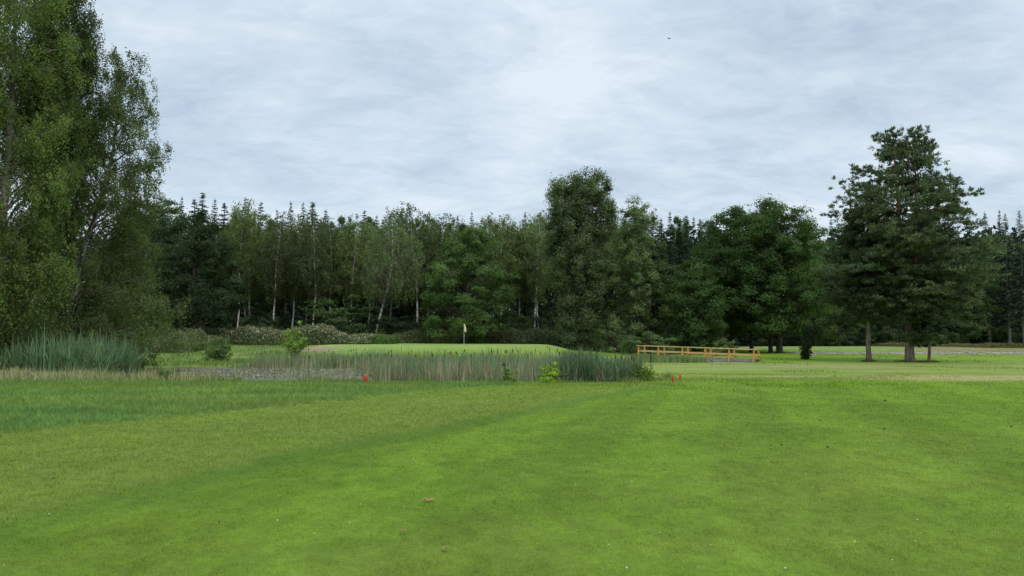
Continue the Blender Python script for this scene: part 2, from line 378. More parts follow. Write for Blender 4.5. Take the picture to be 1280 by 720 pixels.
# leafy weed and rush tufts of the meadow
n = 9000; x = r.uniform(-40, -13, n); y = r.uniform(51, 75, n); cl = fbm(x*.55, y*.55, 171)
k = (cl > .54) & (pond(x, y) < .3) & (bunker(x, y) < .1) & (greenm(x, y) < .1); x, y, cl = x[k], y[k], cl[k]; n = len(x)
h = (.2+1.1*(cl-.5))*(.6+.7*r.random(n))
g = Geo(); blades(g, x, y, h, .045, np.where((r.random(n) < .22)[:, None], leafcol((.30, .29, .15), n, r), leafcol((.115, .185, .055), n, r)), r, lean=.4, seg=2)
tag(g.build('rush_tufts', M_grass), 'darker green rush tufts dotted over the meadow beyond the pond, left of the green', 'grass', kind='stuff')
# short olive tufts with seed stems on the near bank before the lily pads
n = 5200; x = r.uniform(-13, 7.0, n); y = np.interp(x, PX, PN)+r.normal(-.2, .45, n)
cl = fbm(x*.9, y*.9, 77); k = cl > .5; x, y, cl = x[k], y[k], cl[k]
h = (.1+.35*cl)*(.5+.7*r.random(len(x)))
c = np.where((r.random(len(x)) < .25)[:, None], leafcol((.33, .29, .16), len(x), r), leafcol((.12, .17, .045), len(x), r))
g = Geo(); blades(g, x, y, h, .02, c, r, lean=.4, seg=2, sink=.03)
tag(g.build('bank_tufts', M_grass), 'low olive tufts of coarse grass along the near rim of the pond', 'grass', kind='stuff')

# ------------------------------------------------------------------ reeds
def reedbed(name, label, x, y, h, w=.026, tanf=.25, base=(.150, .215, .115), lean=.16, zz=None, heads=0):
    n = len(x); z = np.maximum(height(x, y), WZ-.15) if zz is None else zz
    cl = fbm(x*.8, y*.8, 81)
    c = leafcol(base, n, r, .22, .10)*(1.0+.7*(cl-.5))[:, None]
    t = r.random(n) < tanf*(.4+1.3*cl); c[t] = leafcol((.36, .32, .21), t.sum(), r, .22, .06)
    hh = np.where(t, h*r.uniform(.3, .85, n), h*r.uniform(.60, 1.08, n))*(.9+.25*vn(x*2.3, y*1.5, 83))
    g = Geo(); blades(g, x, y, hh, w*r.uniform(.6, 1.2, n), c, r, z=z, lean=lean, seg=4, droop=.35)
    # snapped dead stems near the water
    q = r.random(n) < tanf*.35; xs, ys, zs = x[q], y[q], z[q]
    blades(g, xs, ys, h[q]*r.uniform(.25, .55, q.sum()), w*.9, leafcol((.36, .30, .19), q.sum(), r, .22, .06), r, z=zs, lean=1.1, seg=2)
    if heads:
        ix = r.choice(n, heads, replace=False)
        for a in ix:
            zt = z[a]+h[a]*r.uniform(.78, .98); ox, oy = r.normal(size=2)*.06
            g.tube([(x[a], y[a], z[a]), (x[a]+ox, y[a]+oy, zt)], [.006, .005], 4, (.20, .21, .10))
            g.tube([(x[a]+ox, y[a]+oy, zt), (x[a]+ox, y[a]+oy, zt+.03), (x[a]+ox, y[a]+oy, zt+.15), (x[a]+ox, y[a]+oy, zt+.17)], [.006, .019, .019, .005], 6, (.07, .04, .02))
    return tag(g.build(name, M_reed), label, 'reeds', kind='stuff')
n = 95000; x = r.uniform(-20, 6.4, n); y = r.uniform(31.2, 57, n)
front = np.interp(x/y, [-.5, -.34, -.19, -.17, -.05, 0, .2], [53, 52, 49.5, 39, 34.6, 32.8, 32.4])+(vn(x*.9, 0*x, 3)-.5)*1.8
k = (pond(x, y) > .2) & ((y > front) | ((vn(x*.9, y*.9, 55) > .66) & (r.random(n) < .10))) & (x/y > -.345) & (x < 2.2+(vn(y*.8, x*0, 2)-.5)) & (vn(x*.5, y*.5, 91) > .12)
# thin out what stands behind the front metres
k &= r.random(n) < np.where(y-front < 3.5, .85, .30)
x, y = x[k], y[k]; h = (1.22+.28*fbm(x*.35, y*.35, 92)+.12*ss(-4, 1, x))*ss(-.36, -.30, x/y).clip(.55)
reedbed('reed_bed', 'long bed of blue green reeds with straw coloured feet across the pond, below the green', x, y, h, .030, tanf=.55, heads=90)
n = 6200; x = r.uniform(1.9, 5.15, n); y = r.uniform(32.0, 36.4, n)
k = (vn(x*1.6, y*1.6, 93) > .2) & ~((np.abs(x-4.1) < .26) & (r.random(n) < .85)); x, y = x[k], y[k]
h = (1.26+.60*fbm(x*1.3, y*.9, 94))-.15*ss(4.0, 4.7, x)
reedbed('tall_reeds', 'dense taller dark green reed clump at the right end of the long reed bed', x, y, h, .038, tanf=.20, base=(.105, .165, .090), lean=.36, heads=26)
n = 4200; x = r.uniform(-23.6, -18.2, n); y = r.uniform(36.0, 39.5, n)
k = np.abs(x+20.6) < 4.0-.4*np.abs(y-37.5)+(vn(y, x, 1)-.5); x, y = x[k], y[k]
h = (2.15-.06*(x+20.6)**2+.35*fbm(x, y, 95))*r.uniform(.6, 1.05, len(x))
reedbed('bank_reeds', 'broad clump of grey green reeds under the large birches on the left bank', x, y, h, .06, tanf=.07, base=(.115, .185, .095), lean=.42, zz=np.zeros(len(x))-.1)
n = 2600; x = r.uniform(-34, -24.6, n); y = r.uniform(36.5, 40.5, n)
h = .8+.5*fbm(x, y, 96)
reedbed('edge_reeds', 'lower reeds at the far left edge, below the hanging birch leaves', x, y, h, .040, tanf=.12, base=(.10, .155, .09), lean=.45, zz=np.zeros(len(x))-.1)
n = 5200; x = r.uniform(9.0, 16.5, n); y = r.uniform(58, 66, n)
k = (np.hypot((x-12)/3.6, (y-62.0)/3.2) < 1) ; x, y = x[k], y[k]; h = .45+.35*fbm(x, y, 97)
reedbed('bridge_reeds', 'thin pale green reeds in front of the left half of the timber footbridge', x, y, h, .03, tanf=.2, base=(.14, .20, .075), lean=.25, zz=height(x, y))

# ------------------------------------------------------------------ trees
def curve3(p0, p1, bulge, n=6, r=None, jit=.0):
    t = np.linspace(0, 1, n)[:, None]; p0 = np.array(p0, float); p1 = np.array(p1, float)
    m = (p0+p1)/2+np.array(bulge)
    P = (1-t)**2*p0+2*t*(1-t)*m+t*t*p1
    if r is not None and jit: P[1:-1] += r.normal(size=(n-2, 3))*jit
    return P
def trunkpath(H, lean=(0, 0), r=None, wob=.15, n=9):
    t = np.linspace(0, 1, n); P = np.stack([lean[0]*t, lean[1]*t, H*t], -1)
    if r is not None: P[1:, :2] += np.cumsum(r.normal(size=(n-1, 2))*wob, 0)*.6
    P[0, 2] = -.25
    return P
def onpath(P, z):
    return np.array([np.interp(z, P[:, 2], P[:, 0]), np.interp(z, P[:, 2], P[:, 1]), z])
def rootflare(k, n, r):
    f = np.ones((k, n)); f[0] = 1.55+.35*np.sin(np.arange(n)*2.4+r.random()*6); f[1] = 1.0; return f
def trunk_geo(P, r0, r1, r, n=10, tint=None):
    g = Geo(); 
    Z = np.concatenate([[P[0, 2], .25, .8], P[1:, 2][P[1:, 2] > 1.0]]); Q = np.array([onpath(P, z) for z in Z]); Q[0] = P[0]
    t = (Z-Z[0])/(Z[-1]-Z[0]); rad_ = r0*(1-t)**.9+r1*t; rad_[0] = r0*1.25
    c = np.ones((len(Z)*n, 3))*.5
    if tint is not None: c = np.repeat(np.array([tint(z/Z[-1]) for z in Z]), n, 0)
    fl = rootflare(len(Z), n, r)
    g.tube(Q, rad_, n, None, fl); g.C[0] = c
    return g
def inst_name(t, name, kid): 
    kid.name = name; return kid
def broadleaf(name, seed, H, prof, Rm, leafn, leaf, col, bark, trunk_r, clump=1.0, nclump=90, crown0=.15, lean=(0, 0), wob=.12, flat=.7, upright=0., inner=.25, spread=.12, nstem=1, tint=None):
    """prof: list of (t, r) from crown bottom to top"""
    r = np.random.default_rng(seed); root = empty(name)
    P = trunkpath(H*.93, lean, r, wob)
    tg = trunk_geo(P, trunk_r, .03, r, tint=tint)
    for s_ in range(nstem-1):
        a = r.uniform(0, 2*PI); Q = trunkpath(H*.8, (math.cos(a)*Rm*.5, math.sin(a)*Rm*.5), r, wob); Q[:, :2] += np.array([math.cos(a), math.sin(a)])*trunk_r*1.6
        tg.tube(Q, np.linspace(trunk_r*.7, .03, len(Q)), 8)
    pt = np.array([a for a, b in prof]); pr = np.array([b for a, b in prof])
    # clump centres spread over the envelope
    tt = []; 
    wts = np.interp(np.linspace(0, 1, 200), pt, pr)+.08; cdf = np.cumsum(wts)/wts.sum()
    t = np.interp((np.arange(nclump)+r.random(nclump))/nclump, cdf, np.linspace(0, 1, 200)); 
    a = (np.arange(nclump)*2.39996+r.normal(size=nclump)*.5)
    lob = 1+.14*np.sin(a*3+seed)+.10*np.sin(a*5+t*9+seed*2)+spread*r.normal(size=nclump)
    ins = r.random(nclump) < inner
    rr = np.interp(t, pt, pr)*Rm*lob*np.where(ins, r.uniform(.2, .6, nclump), r.uniform(.78, 1.0, nclump))
    z = H*(crown0+(1-crown0)*t)-clump*.45*t
    ctr = np.array([onpath(P, min(q, H*.93)) for q in z])
    C = ctr+np.stack([rr*np.cos(a), rr*np.sin(a), 0*z], -1); C[:, 2] = z+r.normal(size=nclump)*.25
    C[:, 2] = np.maximum(C[:, 2], clump*.5)
    bg = tg
    for q in range(nclump):
        zb = max(H*.08, C[q, 2]-(.35+upright)*(rr[q]+.6)-.3); zb = min(zb, H*.9)
        p0 = onpath(P, zb)
        bg.tube(curve3(p0, C[q], (0, 0, -.12*rr[q]*(1 if upright == 0 else 1.5)), 6, r, .05), np.linspace(min(trunk_r*.32, .015+(.022 if upright == 0 else .010)*rr[q]), .010, 6), 5)
        for e in range(3):
            d_ = unit(r.normal(size=3)+np.array([0, 0, .4])); bg.tube(curve3(C[q], C[q]+d_*clump*.8, (0, 0, 0), 3), [.014, .01, .005], 3)
    tg.build('trunk', bark, root, True)
    # leaves
    per = leafn//nclump; g = Geo(); csz = clump*r.uniform(.65, 1.35, nclump)
    n = per*nclump; id_ = np.repeat(np.arange(nclump), per)
    dr = unit(r.normal(size=(n, 3))); dr[:, 2] = np.where(dr[:, 2] < -.2, dr[:, 2]*.5, dr[:, 2])
    # sub clumps for a ragged outline
    sub = unit(r.normal(size=(nclump, 7, 3)))*.55; sid = r.integers(0, 7, n)
    off = sub[id_, sid]+dr*(r.random((n, 1))**.5)*.62
    off[:, 2] *= flat; L = C[id_]+off*csz[id_][:, None]
    stray = r.random(n) < .04; L[stray] += r.normal(size=(stray.sum(), 3))*clump*.35
    L[:, 2] = np.maximum(L[:, 2], .08)
    cf = (1+.16*r.normal(size=nclump))[id_][:, None]
    c = leafcol(col, n, r)*cf
    cards(g, L, leaf*r.uniform(.7, 1.3, n), leaf*.62*r.uniform(.7, 1.3, n), c, r, u=np.stack([*(r.normal(size=(2, n))), r.normal(size=n)*.6+upright*1.4], -1), out=off*np.array([1, 1, 1.3])+.35*unit(C-ctr)[id_])
    g.build('crown', M_leaf, root)
    return root
def weeping(name, seed, H, prof, Rm, col, trunk_r, path=None, lean=(0, 0), nclump=120, strands=9, slen=(.8, 2.2), leaf=.1, perm=14, crown0=.2, bark=None, wob=.15, twist=.5, tint=None, extra=None, clear=None, hs=1.):
    r = np.random.default_rng(seed); root = empty(name); bark = bark or M_birchbark
    P = np.array(path, float) if path is not None else trunkpath(H*.95, lean, r, wob)
    bg = trunk_geo(P, trunk_r, .02, r, 8, tint=tint); BT = (.17, .14, .12)
    pt = np.array([a for a, b in prof]); pr = np.array([b for a, b in prof])
    wts = np.interp(np.linspace(0, 1, 200), pt, pr)+.08; cdf = np.cumsum(wts)/wts.sum()
    t = np.interp((np.arange(nclump)+r.random(nclump))/nclump, cdf, np.linspace(0, 1, 200)); a = np.arange(nclump)*2.39996+r.normal(size=nclump)*.6
    lob = 1+.16*np.sin(a*3+seed)+.16*np.sin(a*2+t*13+seed)+.14*r.normal(size=nclump)
    rr = np.interp(t, pt, pr)*Rm*lob*r.uniform(.25, 1., nclump)**.55
    z = H*(crown0+(1-crown0)*t)
    C = np.array([onpath(P, min(q, P[-1, 2])) for q in z])+np.stack([rr*np.cos(a), rr*np.sin(a), 0*z], -1); C[:, 2] = z+r.normal(size=nclump)*.3
    if extra is not None: C = np.vstack([C, extra]); nclump = len(C)
    for q in range(nclump):
        cc = C[q]; hz = math.hypot(*(cc[:2]-onpath(P, min(cc[2], P[-1, 2]))[:2])); zb = np.clip(cc[2]-.75*hz-.3, H*.12, P[-1, 2]*.97); p0 = onpath(P, zb)
        bg.tube(curve3(p0, cc, (0, 0, .12*hz+.2), 6, r, .04), np.linspace(min(trunk_r*.28, .010+.009*hz), .006, 6), 4, BT)
    S = nclump*strands; id_ = np.repeat(np.arange(nclump), strands)
    s0 = C[id_]+r.normal(size=(S, 3))*np.array([.42, .42, .35])*(Rm/3.5)**.5*hs; ln = r.uniform(*slen, S)*r.choice([.5, 1, 1.25], S)
    ln = np.minimum(ln, np.maximum(s0[:, 2]-.15, .1))
    dr = r.normal(size=(S, 2))*.10
    m = S*perm; sid = np.repeat(np.arange(S), perm); f = r.random(m)
    L = s0[sid].copy(); L[:, 2] -= f*ln[sid]; L[:, :2] += dr[sid]*(f*ln[sid])[:, None]+r.normal(size=(m, 2))*.07*(1-.3*f)[:, None]*(leaf/.1)
    L[:, 2] += r.normal(size=m)*.08
    c = leafcol(col, m, r)*(1+.2*r.normal(size=nclump)).clip(.5, 1.6)[id_][sid][:, None]
    if clear is not None: kp = ~clear(L, P); L = L[kp]; c = c[kp]; m = len(L)
    g = Geo(); u = r.normal(size=(m, 3)); u[:, 2] -= .9
    cards(g, L, leaf*r.uniform(.7, 1.3, m), leaf*.66*r.uniform(.7, 1.3, m), c.clip(.004, .8), r, u=u)
    g.build('crown', M_birchleaf, root)
    tw = r.choice(S, min(S, 900), replace=False)
    for q in tw:
        p = s0[q]; e = p+np.array([dr[q, 0]*ln[q], dr[q, 1]*ln[q], -ln[q]*.9]); bg.tube([p, (p+e)/2, e], [.006, .004, .003], 3, BT)
    bg.build('trunk', bark, root, True)
    return root
def spruce(name, seed, H, Rm, col=(.022, .046, .022), base=.08, gap=.36, bare=False, dens=1.0, size=1.0):
    r = np.random.default_rng(seed); root = empty(name)
    P = trunkpath(H, (0, 0), r, .04)
    bg = trunk_geo(P, H*.0095+.02, .012, r, 7); szs = []; pts = []; us = []; z = H*base
    while z < H-.35:
        t = (z-H*base)/(H*(1-base)); L = Rm*((1-t)**.86)*r.uniform(.72, 1.15)+.06
        nb = int(6+2*(1-t)) ; a0 = r.uniform(0, 2*PI)
        for q in range(nb):
            if r.random() < .10: continue
            a = a0+q*2*PI/nb+r.normal()*.2; l = L*r.uniform(.6, 1.12); slope = .28-.75*(1-t)+r.normal()*.10; z1 = z+r.uniform(-.5, .5)*gap
            e = np.array([math.cos(a)*l, math.sin(a)*l, slope*l]); p0 = onpath(P, min(z1, H-.2))
            Q = curve3(p0, p0+e, (0, 0, -.10*l), 5); bg.tube(Q, np.linspace(.012+.006*l, .005, 5), 3, (.25, .22, .2))
            k = max(9, int(l*9*dens)); f = r.random(k)**.7*.95+.05
            B = (1-f)[:, None]**2*Q[0]+2*(f*(1-f))[:, None]*((Q[0]+Q[-1])/2+np.array([0, 0, -.10*l]))+(f**2)[:, None]*Q[-1]
            side = np.array([-math.sin(a), math.cos(a), 0]); w = (.18+.30*l/3*(1.1-f))[:, None]*r.uniform(-1, 1, (k, 1))
            B = B+side*w; B[:, 2] -= r.random(k)*.25*min(1, l/2)
            pts.append(B); szs.append(np.full(k, .42+.58*min(1, l/1.3))); uu = e/l*r.uniform(.3, 1, (k, 1))+side*np.sign(w)*.6; uu[:, 2] -= .35-.5*max(0, t-.6)*2; us.append(uu)
        z += gap*r.uniform(.7, 1.35)*(1-.15*t)
    szs.append(np.full(14, .4)); tp = np.stack([r.normal(size=14)*.03, r.normal(size=14)*.03, H-r.random(14)*.9], -1)+np.array([P[-1, 0], P[-1, 1], 0]); pts.append(tp); u = r.normal(size=(14, 3))*.4; u[:, 2] += 1; us.append(u)
    Lp = np.vstack(pts); U = np.vstack(us); m = len(Lp)
    Lp[:, 2] = np.maximum(Lp[:, 2], .1)
    g = Geo(); sz_ = np.concatenate(szs)*size; cards(g, Lp, .50*sz_*r.uniform(.6, 1.2, m), .21*sz_*r.uniform(.6, 1.3, m), leafcol(col, m, r, .25, .1), r, u=U, nb=.8)
    g.build('crown', M_needle, root); bg.build('trunk', M_darkbark if not bare else M_palebark, root)
    return root
def copy_tree(o):
    c = o.copy(); COL.objects.link(c)
    for k in ('group', 'label', 'category'):
        if k in c: del c[k]
    for ch in o.children:
        d = ch.copy(); COL.objects.link(d); d.parent = c
    return c
class Proto:
    def __init__(s, make, H, R): s.o = make; s.H = H; s.R = R; s.used = False
    def put(s, x, y, H, R=None, rz=None, label=None, cat='tree', group=None, tilt=0):
        o = s.o if not s.used else copy_tree(s.o); s.used = True
        k = H/s.H; kr = (R/s.R) if R else k
        o.location = (x, y, float(height(x, y))-.02); o.rotation_euler = (0, tilt, rng.uniform(0, 2*PI) if rz is None else rz); o.scale = (kr, kr, k)
        return tag(o, label, cat, group)

birch_tint = lambda t: (.5, .5, .5) if t > .07 else (.2, .19, .17)
P_oak = [(0, .45), (.15, .85), (.4, 1), (.65, .92), (.85, .62), (1, .18)]
P_birch = [(0, .25), (.15, .6), (.4, 1), (.65, .95), (.85, .6), (1, .12)]
P_round = [(0, .7), (.25, 1), (.6, .9), (1, .25)]
# prototypes for the wood
birches = [Proto(weeping('birch_tree', 100+s, 19, P_birch, 2.7, cb, .13, lean=ln, nclump=110, strands=7, slen=(.5, 1.5), leaf=.21, perm=12, crown0=.36, tint=birch_tint), 19, 2.7)
           for s, (cb, ln) in enumerate([((.125, .165, .062), (.6, .2)), ((.105, .145, .060), (-.7, .3)), ((.135, .175, .065), (.2, -.5)), ((.098, .135, .058), (-.3, -.3))])]
spruces = [Proto(spruce('spruce_tree', 200+s, 22, rr_, c_), 22, rr_) for s, (rr_, c_) in enumerate([(3.1, (.034, .060, .034)), (2.7, (.042, .068, .036)), (3.5, (.030, .054, .032))])]
pines_b = None
leafy = [Proto(broadleaf('deciduous_tree', 300+s, 16, P_oak, 4.2, 26000, .25, c_, M_darkbark, .2, clump=1.15, nclump=95, crown0=c0), 16, 4.2)
         for s, (c_, c0) in enumerate([((.068, .110, .036), .16), ((.085, .130, .045), .12), ((.058, .096, .038), .2)])]
shrubs = [Proto(broadleaf('shrub', 400+s, 3.2, P_round, 2.0, 5200, .16, c_, M_darkbark, .05, clump=.6, nclump=34, crown0=.05, nstem=3), 3.2, 2.0)
          for s, c_ in enumerate([(.070, .115, .040), (.115, .160, .062), (.050, .085, .035)])]

ORD = ['leftmost', 'second', 'third', 'fourth', 'fifth', 'sixth', 'seventh', 'eighth', 'ninth', 'tenth', 'eleventh', 'twelfth', 'thirteenth', 'fourteenth', 'fifteenth', 'sixteenth', 'seventeenth', 'eighteenth', 'nineteenth', 'twentieth']
def H_at(px, py, d):
    x, y, z = at(px, py, d); return x, z-float(height(x, y))
# --- front row of birches in the left wood (px, top y, dist, half width in m)
row = [(300, 262, 103, 2.4), (316, 252, 106, 3.0), (343, 266, 102, 2.7), (368, 270, 104, 2.6), (392, 266, 101, 2.6), (416, 272, 105, 2.6), (440, 270, 102, 2.6), (462, 276, 105, 2.4)]
for q, (px, py, d, R_) in enumerate(row):
    x, H = H_at(px, py, d)
    birches[[2, 0, 1, 0, 3, 1, 0, 2][q]].put(x, d, H, R_, label=f'slender white stemmed birch, {ORD[q]+" from the left" if q else "leftmost"} in the front row of the wood', group='birches along the front of the wood')
row = [(523, 256, 108, 3.6), (545, 268, 112, 3.2), (628, 272, 104, 3.4), (650, 280, 107, 3.0), (668, 270, 103, 2.7)]
for q, (px, py, d, R_) in enumerate(row):
    x, H = H_at(px, py, d)
    lab = ['tall olive birch with the highest rounded top, left of the broad green maple', 'grey green birch just behind and right of the tall olive birch', 'olive birch rising just right of the broad green maple',
           'lower olive birch between the maple and the bare pale stem', 'narrow birch with a bare pale stem just left of the tall poplar'][q]
    birches[[3, 1, 2, 0, 1][q]].put(x, d, H, R_, label=lab, group='birches along the front of the wood')
# second rank, partly seen between the first
for q in range(26):
    px = 215+q*25+rng.uniform(-8, 8); d = rng.uniform(109, 117)
    if px > 860: continue
    x, H = H_at(px, rng.uniform(262, 286), d)
    (birches[rng.integers(4)] if rng.random() < .62 else leafy[rng.integers(3)]).put(x, d, H, rng.uniform(2.6, 3.4), label='shaded grey green tree in the second rank, mostly behind the front birches', group='second rank trees of the wood')
# spruce tips on the skyline
tips = [(212, 246), (228, 241), (242, 242), (255, 239), (267, 247), (283, 249), (297, 256), (309, 243), (327, 250), (345, 254), (364, 251), (378, 252), (389, 249), (408, 260), (422, 264), (435, 266), (457, 257), (467, 268), (488, 268), (505, 259)]
for q, (px, py) in enumerate(tips):
    d = rng.uniform(117, 132); x, H = H_at(px+rng.uniform(-3, 3), py+rng.uniform(0, 7), d)
    spruces[rng.integers(3)].put(x, d, H, H*rng.uniform(.13, .22), label=f'dark spruce whose tip is {ORD[q]+" from the left" if q else "leftmost"} on the skyline of the left wood', group='spruces on the skyline behind the birches')
tips = [(572, 268, 'dark spruce tip just left above the broad green maple'), (590, 264, 'dark spruce tip directly above the broad green maple'), (606, 274, 'lower dark spruce tip just right above the broad green maple'), (656, 264, 'dark spruce tip standing left of the tall poplar'),
        (683, 276, 'dark spruce tip touching the left side of the tall poplar')]
for px, py, lab in tips:
    d = rng.uniform(112, 124); x, H = H_at(px, py, d); spruces[rng.integers(3)].put(x, d, H, H*.13, label=lab, group='spruces on the skyline behind the birches')
tips = [(802, 282), (815, 270), (826, 272), (838, 264), (849, 276), (858, 268), (868, 271), (882, 290)]
for q, (px, py) in enumerate(tips):
    d = rng.uniform(103, 112); x, H = H_at(px, py, d)
    spruces[q % 3].put(x, d, H, H*.15, label=f'dense dark spruce, {ORD[q]+" from the left" if q else "leftmost"} of those between poplar and oak grove', group='spruces between the poplar and the oak grove')
# right wood
bare = [Proto(spruce('spruce_tree', 230+s, 26, 2.9, (.040, .066, .036), base=.22, bare=True, dens=1.25), 26, 2.9) for s in range(2)]
tips = [(1196, 285, 128, 0), (1214, 276, 124, 0), (1231, 264, 122, 1), (1250, 262, 126, 0), (1256, 266, 118, 1), (1274, 262, 112, 1), (1290, 256, 117, 1), (1312, 250, 114, 1), (1340, 256, 118, 1), (1372, 252, 120, 1)]
for q, (px, py, d, b_) in enumerate(tips):
    x, H = H_at(px, py, d)
    (bare[q % 2] if b_ else spruces[q % 3]).put(x, d, H, H*.125, label=f'tall spruce at the right edge wood, {ORD[q]+" from the left" if q else "leftmost"} right of the pine', group='spruces of the wood at the right edge')
for q in range(15):
    px = 890+q*24+rng.uniform(-6, 6); d = rng.uniform(124, 136); x, H = H_at(px, rng.uniform(288, 308), d)
    (spruces[rng.integers(3)] if rng.random() < .6 else leafy[rng.integers(3)]).put(x, d, H, rng.uniform(3, 3.8), label='shaded tree in the dark wood behind the oak grove and the pine', group='trees of the dark wood behind grove and pine')
# deep ranks
for q in range(46):
    px = 150+q*26+rng.uniform(-9, 9); d = rng.uniform(126, 146) if px < 860 else rng.uniform(138, 152)
    x, H = H_at(px, rng.uniform(272, 288), d)
    spruces[rng.integers(3)].put(x, d, H, H*.15, label='dark spruce deep in the wood, hidden but for glimpses between nearer trees', group='spruces deep in the wood')
# understorey along the foot of the wood
q = 0
for px in list(range(225, 880, 27)):
    d = rng.uniform(101, 107); x = xat(px, d)
    shrubs[[0, 2, 2][q % 3]].put(x, d, rng.uniform(2.8, 5.0), rng.uniform(2.0, 2.8), label='dark undergrowth bush in the shade at the foot of the central wood', cat='bush', group='undergrowth at the foot of the central wood'); q += 1
for px in list(range(965, 1400, 24)):
    d = rng.uniform(119, 127); x = xat(px, d)
    shrubs[[2, 0, 2][q % 3]].put(x, d, rng.uniform(2.2, 5.0), rng.uniform(2.0, 3.2), label='dark undergrowth bush at the foot of the wood beyond the far green', cat='bush', group='undergrowth beyond the far green'); q += 1
# trees beyond both sides of the frame edge and the far mass of the wood
for x_, y_, H_ in [(-62, 78, 18), (-70, 92, 20), (-58, 100, 19), (-66, 60, 19), (-50, 108, 19), (96, 100, 22), (104, 112, 24)]:
    leafy[rng.integers(3)].put(x_, y_, H_, 5, label='dark leafy tree just past the edge of view beside the wood', group='trees past the edges of view')
g = Geo(); r = np.random.default_rng(77); n = 170000
x = r.uniform(-170, 190, n); y = r.uniform(150, 176, n); top = 17+5*fbm(x*.12, y*.12, 3)+3*vn(x*.5, y*.5, 4)
z = .6+top*r.random(n)**1.15
cards(g, np.stack([x, y, z], -1), 1.1*r.uniform(.6, 1.3, n), .75, leafcol((.030, .048, .026), n, r, .25, .1), r)
for q in range(260):
    a, b = r.uniform(-170, 190), r.uniform(149, 170); g.tube([(a, b, .3), (a+.2, b, 9), (a, b, 17)], [.17, .13, .03], 5, (.06, .05, .04))
tag(g.build('distant_wood', M_needle), 'dark mass of the forest closing the view far behind all the trees', 'forest', kind='stuff')

# ------------------------------------------------------------------ the trees one can name
def place(o, px, d, label, cat='tree', rz=0, group=None, kx=1):
    x = xat(px, d); o.location = (x, d, float(height(x, d))-.03); o.rotation_euler = (0, 0, rz); return tag(o, label, cat, group)
# dark oak left
x, H = H_at(240, 262, 88)
place(broadleaf('oak_tree', 501, H, [(0, .75), (.2, .95), (.5, 1), (.75, .85), (.9, .6), (1, .25)], 5.0, 42000, .24, (.048, .080, .034), M_darkbark, .26, clump=1.25, nclump=130, crown0=.10), 240, 88, 'dark round oak with almost black foliage, between the large birches and the birch row')
x, H = H_at(205, 250, 96)
place(broadleaf('deciduous_tree', 502, H, P_oak, 4.0, 26000, .25, (.055, .088, .038), M_darkbark, .22, clump=1.2, nclump=90, crown0=.1), 202, 96, 'dark leafy tree half hidden between the large birches and the black round oak')
# maple in the middle
x, H = H_at(585, 279, 94)
place(broadleaf('maple_tree', 503, H, [(0, .85), (.2, 1), (.45, .93), (.7, .66), (.88, .40), (1, .14)], 5.6, 56000, .23, (.082, .132, .040), M_bark, .24, clump=1.1, nclump=170, crown0=.05, spread=.08), 585, 94, 'broad cone shaped green maple behind the flagstick, foliage down to the ground')
# leaning birch
x, H = H_at(487, 278, 98)
Hh = H; Pth = [(0, 0, -.2), (.35, 0, 2), (1.0, 0, 4.5), (1.7, .1, 7.5), (2.0, .1, 10), (2.1, .1, 13), (2.0, .1, Hh*.96)]
place(weeping('birch_tree', 504, Hh, [(0, .5), (.2, .9), (.5, 1), (.75, .85), (1, .15)], 3.9, (.135, .180, .085), .17, path=Pth, nclump=150, strands=8, slen=(.5, 1.4), leaf=.2, perm=12, crown0=.38), 468, 98, 'pale grey green birch with a white leaning stem, left of the broad maple')
# tall poplar
x, H = H_at(723, 221, 86)
place(broadleaf('poplar_tree', 505, H, [(0, .40), (.1, .42), (.25, .52), (.42, .88), (.6, 1), (.8, 1), (.92, .9), (1, .62)], 3.55, 120000, .20, (.135, .180, .085), M_palebark, .26, clump=.95, nclump=300, crown0=.02, upright=.75, flat=1.15, spread=.05, inner=.35), 721, 86, 'tallest tree in the middle, a grey green poplar flaring up from a narrow foot')
x, H = H_at(784, 250, 90)
place(broadleaf('aspen_tree', 506, H, [(0, .35), (.25, .9), (.5, .95), (.62, .75), (.8, .85), (1, .4)], 2.35, 26000, .21, (.140, .190, .080), M_palebark, .16, clump=.7, nclump=105, crown0=.14, upright=.6, flat=1.1, spread=.16), 793, 90, 'thin airy aspen with forked top right beside the tall poplar')
x, H = H_at(815, 302, 92)
place(broadleaf('deciduous_tree', 507, H, P_oak, 3.2, 24000, .24, (.080, .125, .045), M_bark, .2, clump=1.0, nclump=90, crown0=.05), 818, 92, 'mid green leafy tree in front of the spruces, right of the aspen')
x, H = H_at(868, 322, 84)
place(broadleaf('deciduous_tree', 508, H, P_round, 3.3, 30000, .22, (.070, .122, .036), M_darkbark, .22, clump=1.0, nclump=105, crown0=.06), 866, 84, 'lower round green tree behind the timber footbridge, left of the oak grove')
# oak grove: four trunks
for s, (px, py, d, R_, tr, lab) in enumerate([
    (914, 262, 92, 4.3, .22, 'leftmost oak of the dark green grove, its stem behind the footbridge end'),
    (939, 258, 89, 4.0, .24, 'second oak of the dark green grove, with a single upright stem'),
    (963, 252, 86, 4.2, .24, 'third oak of the grove, its slimmer stem beside the thickest one'),
    (974, 253, 85, 4.7, .36, 'oak with the thickest stem, rightmost and highest of the dark green grove')]):
    x, H = H_at(px, py, d)
    place(broadleaf('oak_tree', 510+s, H, [(0, .6), (.12, .9), (.4, 1), (.65, .95), (.85, .72), (1, .3)], R_, 42000, .22, [(.058, .102, .030), (.064, .110, .032), (.060, .104, .031), (.070, .120, .033)][s], M_darkbark, tr, clump=1.15, nclump=135, crown0=.15, spread=.13), px, d, lab, group='oaks of the dark green grove', rz=s*1.3)
x, H = H_at(1022, 335, 78)
